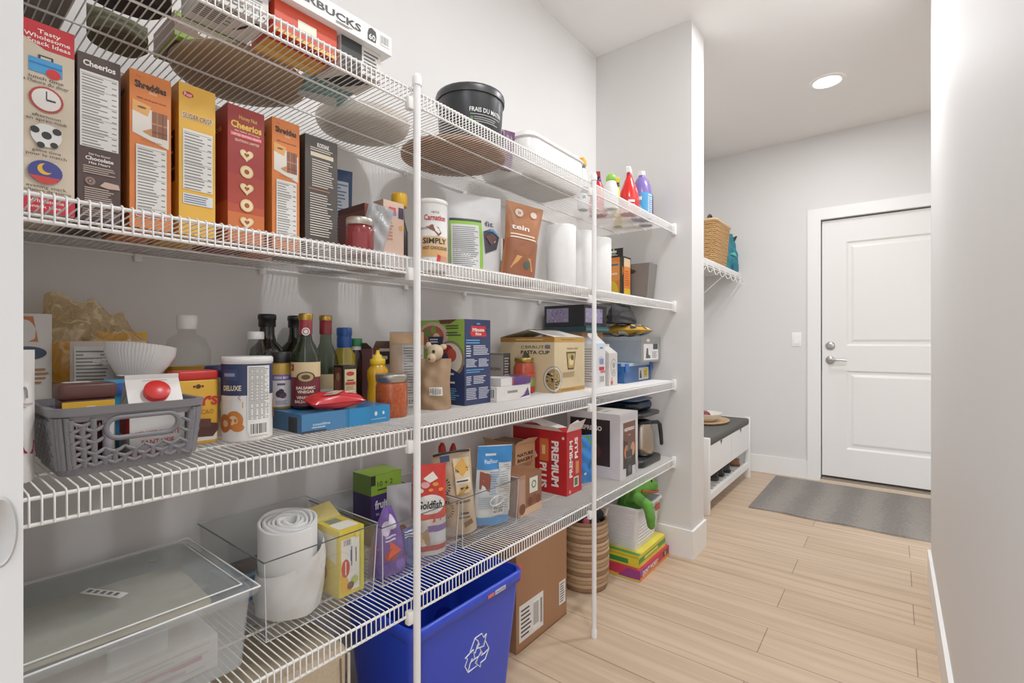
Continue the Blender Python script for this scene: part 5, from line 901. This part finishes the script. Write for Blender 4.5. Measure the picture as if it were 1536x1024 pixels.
o = carton('cracker_box', 'tall bright red cracker box with white vertical lettering and torn open flaps', 'box', 1.638, 1.014, Z4, .115, .268, .252, PR,
  F=[t('PREMIUM', .27, .56, .2, '#eee6e2', w=.58, bold=.04, rot=90), t('PLUS', .62, .72, .2, '#eee6e2', w=.34, bold=.04, rot=90), r(.58, .3, .8, .5, '#d98a4a'), r(.45, .1, .78, .26, '#dfe0da'), r(.5, .12, .72, .24, '#4a6a4a'), e(.2, .05, .06, '#e9a0a0')],
  L=[r(0, 0, .5, 1, '#a3131a'), t('PREMIUM', .80, .48, .12, '#efe8e4', w=.72, bold=.04, rot=-90), t('PLUS', .585, .27, .12, '#efe8e4', w=.40, bold=.04, rot=-90), r(.52, .5, .68, .86, '#c9622f'), fine(.56, .52, .64, .84, 1, '#e6b58a'), p([(.4, .5), (.48, .56), (.42, .66)], '#d8c6ae'), e(.94, .9, .022, '#e9c9c4', 1)])
g = G(); g.add([(0, 0, .252), (.115, 0, .252), (.12, -.018, .294), (.075, -.016, .288), (.06, -.014, .296), (.008, -.008, .282)], [(0, 1, 2, 3, 4, 5)], '#dedad6'); g.add([(0, .268, .2525), (0, .02, .2525), (-.022, .04, .272), (-.026, .2, .27)], [(0, 1, 2, 3)], '#d9d4cf'); g.add([(.02, .1, .2528), (.1, .06, .2528), (.1, .2, .28), (.02, .2, .284)], [(0, 1, 2, 3)], '#e4e0dc'); g.build('torn_flap', o)
pouch('snack_bag', 'blue and green shiny bag partly hidden by the second post', 'bag', 1.872, 1.075, Z4, .10, .20, .07, '#2f78c8', rz=-30, seed=141, amp=.004, mat=P('#2f7ccc', .25), ops=[p([(.1, .7), (.9, .75), (.8, .98), (.2, .98)], '#4a8a3a'), p([(.6, .1), (.95, .2), (.95, .6), (.7, .5)], '#4f9440'), p([(.05, .4), (.3, .45), (.25, .6), (.05, .58)], '#5aa048'), e(.4, .2, .06, '#dcebf7', 1)])  # the small pale oval is a painted highlight
o = carton('coffee_machine_box', 'white framed coffee machine carton with dark photo panels', 'box', 1.968, .945, Z4, .185, .27, .288, '#cfcdd0',
  F=[r(.16, .15, .86, .86, '#6a4334'), p([(.16, .15), (.86, .15), (.86, .45), (.16, .6)], '#3d2a26'), e(.35, .4, .14, '#b5704a', 1.2), e(.7, .42, .12, '#c98a5c', 1.4), t('NESPRESSO', .51, .75, .05, '#ece6e0', w=.58, bold=.03), t('vertuo', .5, .66, .02, '#ece6e0', w=.14), r(.32, .02, .66, .42, '#2c2d30'), r(.36, .24, .62, .42, '#3b3c40'), r(.4, .42, .58, .54, '#54565b'), r(.36, .3, .62, .31, '#7a7c80'), e(.5, .12, .1, '#55585c', 1), r(.86, .02, 1, .2, '#bdbac0')],
  L=[r(.06, .18, .82, .90, '#241c1c'), p([(.06, .18), (.82, .18), (.82, .5), (.4, .4)], '#2f211f'), e(.5, .4, .16, '#4a2622', .8), t('NESPRESSO', .42, .76, .07, '#dcd9d8', w=.5, bold=.03)], T=[r(.1, .1, .9, .9, '#d9d2c8'), fine(.2, .3, .6, .6, 2, '#a09a92')])
# coffee machine
o = thing('coffee_machine', 'black drip coffee machine with a brushed steel carafe at the end of the lowest shelf', 'coffee machine', 2.345, 1.06, Z4)
BK = P('#1b1d21', .35); STL = P('#b9ab9a', .28, 'metal')
G().rbox(-.135, -.115, 0, .115, .15, .035, .03, BK, zr=.008).build('base', o)
G().rbox(-.155, -.06, .036, -.085, .15, .24, .02, BK, zr=.006).build('column', o)
G().rbox(-.155, -.115, .241, .10, .15, .262, .03, BK, zr=.006).build('brew_head', o)
g = G(); g.rbox(-.15, -.085, .263, .085, .145, .316, .045, P('#5f7fa0', .06, 'clear'), zr=.02); g.build('water_tank', o)
G().rbox(-.152, -.088, .317, .087, .147, .325, .045, P('#23324a', .25), zr=.004).build('tank_lid', o)
g = G(); g.lathe([(.045, .036), (.058, .042), (.062, .08), (.060, .15), (.050, .185), (.046, .195)], STL, 36, cx=.012, cy=-.045); c_ = g.build('carafe', o)
G().lathe([(.047, .195), (.049, .197), (.047, .212), (.02, .218), (0, .2185)], BK, 28, cx=.012, cy=-.045).build('carafe_lid', c_)
g = G(); g.tube([(.050, -.075, .196), (.085, -.100, .198), (.098, -.108, .185), (.104, -.112, .13), (.108, -.114, .085), (.104, -.112, .078)], [.010, .011, .011, .0105, .0095, .006], P('#17202e', .3), 10); g.build('carafe_handle', c_)

# ================================================================== FLOOR OF THE PANTRY
BL = P('#1f3fc4', .38, '', .03); BLI = P('#16279a', .5)
o = thing('recycling_bin', 'tall blue recycling bin with a white recycling symbol on the pantry floor', 'recycling bin', 1.008, 1.077, .0005)
g = G(); shell(g, .375, .245, .44, .305, .385, .004, BL, .035, n=6); g.build('bin_body', o)
g = G()
def rimring(w, d, z, rad=.038, n=6):
    out = []
    for qx, qy, a0 in ((1,1,0),(-1,1,90),(-1,-1,180),(1,-1,270)):
        for i in range(n + 1):
            a = math.radians(a0 + 90*i/n); out.append((qx*(w/2-rad) + rad*math.cos(a), qy*(d/2-rad) + rad*math.sin(a), z))
    return out
A = [rimring(.441, .306, .372), rimring(.455, .32, .374), rimring(.457, .322, .400), rimring(.449, .314, .406), rimring(.437, .302, .406), rimring(.434, .299, .38)]; m = len(A[0])
g.add([v for q in A for v in q], [(j*m+i, j*m+(i+1) % m, (j+1)*m+(i+1) % m, (j+1)*m+i) for j in range(5) for i in range(m)], BL, True); g.build('rim', o)
# symbol: three folded arrows, drawn as white outlines
def fronty(z): return -(.245/2 + (.305 - .245)/2*z/.385)
g = G(); wht = P('#e6ebf4', .4); sc_ = .05; cx, cz = .022, .232
Q = lambda x, z: (cx + x*sc_, fronty(cz + z*sc_) - .0012, cz + z*sc_)
arrow = [[(-.30, 1.05), (.28, 1.05), (.48, .72), (.70, .84), (.52, .18), (-.10, .36), (.12, .50), (-.02, .76), (-.30, 1.05)], [(-.30, 1.05), (-.66, .42), (-.22, .16), (.03, .62)]]
for k in range(3):
    a = -2*PI*k/3; ca, sa = math.cos(a), math.sin(a)
    for ln in arrow: g.tube([Q(x*ca - (z-.05)*sa, x*sa + (z-.05)*ca) for x, z in ln], .0016, wht, 5)
g.build('recycling_symbol', o)
g = G(); S = Surf(lambda u, v, k: Vector((.045 + .08*u, -.1613 - k, .378 + .018*v)), .08, .018); g.draw(S, [r(0, .2, .35, .75, '#d86a4a'), r(.4, .15, 1, .85, '#c9c3c8'), t('recycle', .7, .5, .4, '#33407c', w=.5)]); g.build('sticker', o)
PB_ = [(.0, 0), (.028, .002), (.032, .01), (.031, .06), (.033, .10), (.030, .14), (.014, .18), (.012, .195)]
for i, (x, y, z, tx, ty, rz, lb) in enumerate([(.93, 1.15, .225, 82, 0, 10, 'crushed clear plastic bottle lying in the blue recycling bin'), (1.10, 1.16, .225, 82, 0, -5, 'second clear plastic bottle deeper inside the blue recycling bin')]):
    q = thing('plastic_bottle', lb, 'bottle', x, y, z, 0, 'plastic bottles in the recycling bin'); q.rotation_euler = (math.radians(tx), math.radians(ty), math.radians(rz))
    G().lathe(PB_, P('#c3d0e6', .06, 'clear'), 20).build('bottle_body', q); G().lathe([(.0135, .19), (.014, .192), (.014, .206), (0, .207)], P('#e4e6ea', .4), 16).build('cap', q)
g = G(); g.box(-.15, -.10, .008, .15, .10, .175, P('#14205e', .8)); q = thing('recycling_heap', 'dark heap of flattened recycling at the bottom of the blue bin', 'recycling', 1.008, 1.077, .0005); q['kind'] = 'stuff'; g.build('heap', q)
KR = '#9c6f4b'
o = carton('shipping_box', 'brown corrugated shipping box with white address labels beside the blue bin', 'box', 1.375, 1.062, .0006, .338, .285, .358, P('#9d714e', .75), T=[r(0, .46, 1, .54, '#b08a66'), r(.72, .6, .95, .95, '#5c4632')], F=[e(.05, .84, .06, '#c8553a', 1), p([(.02, .8), (.09, .82), (.1, .72), (.02, .7)], '#c8553a'), r(.05, .09, .50, .46, '#e4e3e1'), fine(.08, .12, .28, .42, 7, '#3a3938'), bar(.3, .12, .42, .42), r(.44, .14, .48, .4, '#8d8b89'), r(.83, .16, .97, .42, '#e2e1df'), fine(.85, .18, .95, .40, 8, '#4a4948'), r(0, .0, 1, .012, '#7d573a')])
# coiled basket
o = thing('woven_basket', 'round coiled basket of tan and brown stripes standing behind the second post', 'basket', 1.985, 1.13, .0006)
pf = []; nC = 17; hC = .31
for k in range(nC):
    z0 = hC*k/nC; rr = .098 + .010*math.sin(PI*(k/nC)**.8) ; pf += [(rr - .0015, z0 + .001), (rr + .0028, z0 + .005), (rr + .0038, z0 + hC/nC*.5), (rr + .0028, z0 + hC/nC - .005)]
g = G(); CT, CD = P('#b99a78', .8, '', .22, 160.0), P('#8d6b4c', .85, '', .3, 160.0)
for k in range(nC):
    seg = pf[4*k:4*k+4] + ([pf[4*k+4]] if k < nC - 1 else [(.097, hC), (.092, hC - .004)])
    g.lathe(seg, CT if k % 2 else CD if k % 4 == 0 else P('#a88562', .8, '', .25, 160.0), 40, cap0=False, cap1=False)
g.lathe([(.092, hC - .004), (.09, .02), (0, .02)], CD, 32, cap0=False, cap1=False); g.lathe([(0, 0), (.0965, .001)], CD, 32, cap0=False, cap1=False); g.build('coiled_wall', o)
g = G(); g.tube([(.07, -.065, .30), (.088, -.07, .335), (.095, -.02, .33), (.094, .0, .30)], .007, P('#d6c8b4', .8), 8); g.build('loop_handle', o)
q = thing('soft_toy', 'black soft toy with a white patch poking out of the striped basket', 'soft toy', 1.985, 1.125, .215)
g = G(); g.ell(0, 0, .05, .072, .07, .085, P('#1a191c', .85, 'fab'), 20); g.ell(.035, -.035, .10, .038, .034, .03, P('#1c1b1e', .85, 'fab'), 16); g.build('body', q)
g = G(); g.ell(-.052, -.03, .085, .02, .016, .025, P('#b04a5c', .8), 14); g.build('pink_patch', q)
# games and plush
def game(name, label, x, y, z, w, d, h, c, **k): return carton(name, label, 'game box', x, y, z, w, d, h, c, **k)
game('game_box', 'pink and orange board game box lying on the floor, bottom of its stack', 2.145, .93, .0006, .37, .30, .052, '#c62f4a', rz=0, F=[p([(0, 0), (1, 0), (1, .25), (0, .3)], '#e88a2c'), p([(0, .3), (.3, 1), (0, 1)], '#8a3a8a'), t("DON'T WORRY", .34, .55, .42, '#f3e8ea', w=.52, bold=.03, shear=.2), r(.76, .4, .95, .85, '#5a2a3a'), e(.85, .6, .03, '#9cc23a', 1)], L=[p([(0, 0), (1, 0), (1, .2), (0, .35)], '#e6a23a'), p([(.6, 0), (1, .2), (1, 1), (.8, 1)], '#8f2f7a'), e(.3, .6, .15, '#dd4a4a', .5), r(0, 0, 1, .12, '#d9c63a')])
game('game_box', 'yellow and green board game box lying on the pink board game box', 2.165, .945, .0530, .335, .265, .058, '#e2cf2e', F=[r(0, .3, 1, .72, '#4f9a4a'), bl(.45, .5, .25, '#e9e25a', w=.5), r(0, 0, 1, .1, '#f0e25a')], L=[r(.05, .15, .8, .55, '#2f8a3f'), r(0, .75, 1, .85, '#b9b02a')], T=[r(0, 0, 1, .12, '#f0e04a'), r(0, .8, 1, 1, '#2f7a5a'), r(0, 0, .08, 1, '#4f9a4a'), e(.8, .3, .04, '#8a4a2a', 1)])
o = thing('plastic_basket', 'white plastic basket with a green plush dinosaur in it, standing on the game boxes', 'basket', 2.33, 1.075, .1116)
g = G(); WB = P('#e5e6ea', .35); shell(g, .235, .19, .29, .24, .205, .003, WB, .02, n=4)
for k in range(9):
    z = .03 + .018*k; f_ = z/.205
    hx, hy = (.235 + .055*f_)/2 + .0004, (.19 + .05*f_)/2 + .0004
    g.tube([(-hx + .02, -hy, z), (hx - .02, -hy, z)], .0017, WB, 5); g.tube([(-hx, hy - .02, z), (-hx, -hy + .02, z)], .0017, WB, 5)
g.build('basket_wall', o)
g = G(); A = [rimring(.29, .24, .199, .02, 4), rimring(.304, .254, .2, .024, 4), rimring(.304, .254, .21, .024, 4), rimring(.284, .234, .21, .018, 4)]; m = len(A[0])
g.add([v for q in A for v in q], [(j*m+i, j*m+(i+1) % m, (j+1)*m+(i+1) % m, (j+1)*m+i) for j in range(3) for i in range(m)], WB, True); g.build('rim', o)
g = G(); g.box(.06, -.1235, .15, .115, -.121, .18, P('#a8472f', .5)); g.build('tag', o)
GN = P('#5a9a38', .85, '', .42, 26.0)
o = thing('plush_dinosaur', 'green plush dinosaur with a red mouth leaning out of the white basket', 'soft toy', 2.318, 1.062, .1176)
g = G(); g.ell(.0, .0, .14, .08, .065, .10, GN, 24); g.tube([(0, 0, .19), (.0, -.005, .23), (.02, -.02, .275)], [.055, .055, .05], GN, 16)
g.ell(.0, -.055, .278, .095, .06, .052, GN, 26, Matrix.Rotation(-.25, 3, 'Z')); g.ell(.07, -.072, .262, .055, .048, .036, GN, 20); g.ell(.095, -.078, .268, .032, .034, .026, GN, 16)
for q_ in ((-.085, -.03, .262, .018), (-.075, -.02, .235, .02), (-.07, -.01, .205, .022), (-.06, -.045, .292, .015)): g.ell(q_[0], q_[1], q_[2], q_[3], .008, q_[3], GN, 12)
g.ell(-.01, -.065, .318, .026, .02, .016, GN, 14)
g.tube([(-.05, -.03, .225), (-.09, -.08, .246), (-.112, -.146, .226), (-.118, -.160, .175), (-.104, -.158, .130), (-.092, -.154, .115)], [.030, .028, .027, .024, .019, .009], GN, 14)
bo = g.build('body', o); md = bo.modifiers.new('fuse', 'REMESH'); md.mode = 'VOXEL'; md.voxel_size = .0055; md.use_smooth_shade = True; ms = bo.modifiers.new('soften', 'SMOOTH'); ms.iterations = 6; ms.factor = .5
g = G(); g.ell(.022, -.1085, .306, .007, .004, .008, P('#15130f', .2), 12); g.build('eye', o)
g = G(); g.tube([(-.065, -.095, .275), (-.015, -.116, .262), (.04, -.122, .250), (.095, -.112, .242), (.127, -.085, .244)], .0055, P('#b8452c', .7), 8); g.build('mouth', o)
# beige storage bag
o = thing('storage_bag', 'beige fabric storage bag with zipped edge standing left of the blue bin', 'storage bag', .50, 1.12, .0006)
BE = P('#b8a68c', .85, 'fab'); g = G(); g.rbox(-.15, -.13, 0, .15, .13, .42, .02, BE); g.build('bag_body', o)
g = G(); g.tube([(.151, -.128, .02), (.151, -.128, .40)], .0035, P('#d9cdb8', .6), 6); g.tube([(.14, -.1315, .02), (.128, -.1315, .40)], .002, P('#7d6a52', .6), 6); g.build('zipped_edge', o)

# ================================================================== MUDROOM
BWt = P('#ecebe9', .4, '', .01)
o = thing('storage_bench', 'white storage bench with a dark grey cushion and a slatted shoe shelf', 'bench', 3.80, 1.128, 0)
for sx in (-1, 1):
    g = G(); x = sx*.555; y0, y1 = -.195, .2
    g.rbox(x - .016, y0, .0, x + .016, y0 + .045, .498, .006, BWt, zr=.004); g.rbox(x - .016, y1 - .045, 0, x + .016, y1, .498, .006, BWt, zr=.004); g.box(x - .012, y0 + .04, .10, x + .012, y1 - .04, .49, BWt); g.build('end_panel', o)
g = G(); g.box(-.54, -.17, .25, .54, .19, .44, BWt); g.build('drawer_box', o)
for x0, x1 in ((-.535, -.003), (.003, .535)):
    g = G(); g.box(x0, -.188, .245, x1, -.1705, .443, BWt); d_ = g.build('drawer_front', o)
    cx = (x0 + x1)/2; g = G(); g.add([(cx - .026, -.1885, .443), (cx + .026, -.1885, .443), (cx, -.1885, .408)], [(0, 2, 1)], '#22211f'); g.build('finger_notch', d_)
g = G(); g.rbox(-.537, -.192, .4435, .537, .19, .492, .02, P('#55534f', .9, 'fab'), zr=.012); g.build('cushion', o)
for k in range(13):
    x = -.52 + .08*k; G().box(x, -.165, .112, x + .05, .185, .126, BWt).build('slat', o)
G().box(-.54, -.188, .085, .54, -.166, .128, BWt).build('front_rail', o); G().box(-.54, .186, .085, .54, .199, .128, BWt).build('back_rail', o)
# tray, bowl, fruit
tag(G().lathe([(0, 0), (.17, 0), (.205, .006), (.215, .016), (.205, .018), (.17, .010), (0, .010)], P('#c2a073', .7, '', .3, 80.0), 40, sx=1.0, sy=.62).build('woven_tray', None, (3.94, 1.13, .4926)), 'flat tan woven tray lying on the bench cushion', 'tray')
tag(G().lathe([(.05, 0), (.075, .004), (.12, .035), (.14, .062), (.135, .063), (.115, .04), (.07, .012), (0, .010)], P('#e8e1d6', .4), 40, sy=.8).build('serving_bowl', None, (3.92, 1.15, .5032)), 'shallow cream bowl standing on the woven tray', 'bowl')
for k, (dx, dy, c_, lb) in enumerate([(-.055, -.01, '#7a2a2c', 'dark red fruit nearest the partition wall in the cream bowl'), (-.005, .03, '#8a3534', 'red fruit at the back of the cream bowl')]):
    q = thing('fruit', lb, 'fruit', 3.92 + dx, 1.15 + dy, .5175, 0, 'red fruit in the cream bowl'); G().ell(0, 0, .034, .036, .034, .034, P(c_, .3), 18).build('flesh', q); G().tube([(0, 0, .066), (.004, 0, .078)], .002, P('#4a3424'), 6).build('stem', q)
def shoe(x, y, c, sole, label, hgt, group='shoes on the bench shelf'):
    o = thing('shoe', label, 'shoe', x, y, .1268, 0, group)
    def fn(u, v):
        L_ = .27; yy = -L_/2 + L_*u; wv = .040*(1 - .55*(2*u-1)**4)*(.85 + .3*(1-u)*u*4*.3); top = .045 + (hgt - .045)*max(0, min(1, (u - .42)/.3))
        a = PI*v; return Vector((wv*math.cos(a), yy, .018 + top*math.sin(a)**.7))
    g = G(); g.grid(fn, 20, 12, P(c, .6), flip=True); g.add([fn(1, j/12) for j in range(13)], [tuple(range(13))], P(c, .6)); g.add([fn(0, j/12) for j in range(13)], [tuple(reversed(range(13)))], P(c, .6)); g.build('upper', o)
    pts = [(.043*(1 - .5*(2*q-1)**4)*s_, -.14 + .28*q) for s_ in (1,) for q in [k/10 for k in range(11)]]; pts = pts + [(-x_, y_) for x_, y_ in reversed(pts)]
    G().prism(pts, 0, .019, P(sole, .7)).build('sole', o); return o
shoe(3.64, 1.13, '#232223', '#3a3938', 'black boot on the bench shelf, nearest the partition wall', .098); shoe(3.78, 1.13, '#2b2a2b', '#151515', 'black boot in the middle of the bench shelf', .10)
shoe(3.92, 1.12, '#3a3838', '#202020', 'dark grey shoe beside the black boots on the bench shelf', .085); shoe(4.16, 1.11, '#8a5a36', '#5a3c24', 'brown shoe at the far end of the bench shelf', .08)
# wire shelf with hooks
o = wire_shelf(1.72, 'white wire shelf with hanging hooks on the mudroom wall', 'wall_shelf', 2.762, 4.612, 1.065, YB - .006, None, False)
G().tube([(2.765, 1.045, 1.655), (4.605, 1.045, 1.655)], .0035, WIRE, 8).build('hang_rod', o)
for k in range(11):
    x = 2.95 + .155*k; G().tube([(x, 1.055, 1.68), (x, 1.045, 1.658), (x, 1.04, 1.63), (x + .004, 1.03, 1.610), (x + .008, 1.018, 1.612), (x + .012, 1.014, 1.63)], .003, WIRE, 6).build('hook', o)
for x in (3.3, 4.2): G().tube([(x, 1.075, 1.68), (x, YB - .004, 1.43)], .004, WIRE, 6).build('brace', o)
# wicker basket and teal bag
o = thing('wicker_basket', 'honey coloured wicker basket with a dark handle on the mudroom wire shelf', 'basket', 4.13, 1.205, 1.7206)
WK = P('#c99f68', .6, '', .35, 60.0); WK2 = P('#a87a44', .65, '', .3, 60.0)
g = G(); w0, d0, hB = .44, .235, .345
shell(g, w0*.82, d0*.82, w0, d0, hB, .008, WK2, .03, n=5)
for k in range(23):
    z = .008 + .0147*k; q = .82 + .18*z/hB
    ring_ = rimring(w0*q + .002, d0*q + .002, z, .03, 5); m = len(ring_)
    g.tube([Vector(v) + Vector((0, 0, .0022*(1 if (i + k) % 2 else -1))) for i, v in enumerate(ring_)], .0062, WK, 5, closed=True)
    for sd in (0, 1):
        n_ = 16 if sd == 0 else 9
        for i in range(n_):
            if (i + k) % 2: continue
            s_ = -.5 + (i + .5)/n_
            c_ = (s_*w0*q*.86, -d0*q/2 - .004, z) if sd == 0 else (-w0*q/2 - .004, s_*d0*q*.8, z)
            g.ell(c_[0], c_[1], c_[2], .011 if sd == 0 else .006, .006 if sd == 0 else .011, .0062, WK, 6)
g.build('woven_wall', o)
g = G(); g.tube(rimring(w0 + .008, d0 + .008, hB, .03, 5), .011, P('#d6b184', .6), 8, closed=True); g.build('rim', o)
for yy in (-.03, .05): G().tube([(-.12 + .24*k/12 - .04, yy, .29 + .13*math.sin(PI*k/12)) for k in range(13)], .011, P('#3c3830', .6), 8).build('handle', o)
o = thing('teal_bag', 'teal and navy bag hanging over the end of the mudroom wire shelf', 'bag', 4.50, 1.135, 1.7206)
pouch('b', None, None, 0, 0, 0, .19, .34, .13, '#1f7684', parent=o, part='bag_body', seed=151, amp=.010, flare=-.45, rz=-20, mat=P('#1d7482', .6), ops=[p([(.3, .05), (.9, .05), (.8, .35), (.4, .3)], '#1f4a86'), p([(.2, .45), (.7, .38), (.5, .5)], '#58b8b4')])
G().tube([(.02, -.03, .26), (.035, -.05, .31), (.045, -.02, .30), (.05, .01, .22)], .009, P('#23272b', .7), 8).build('strap', o)
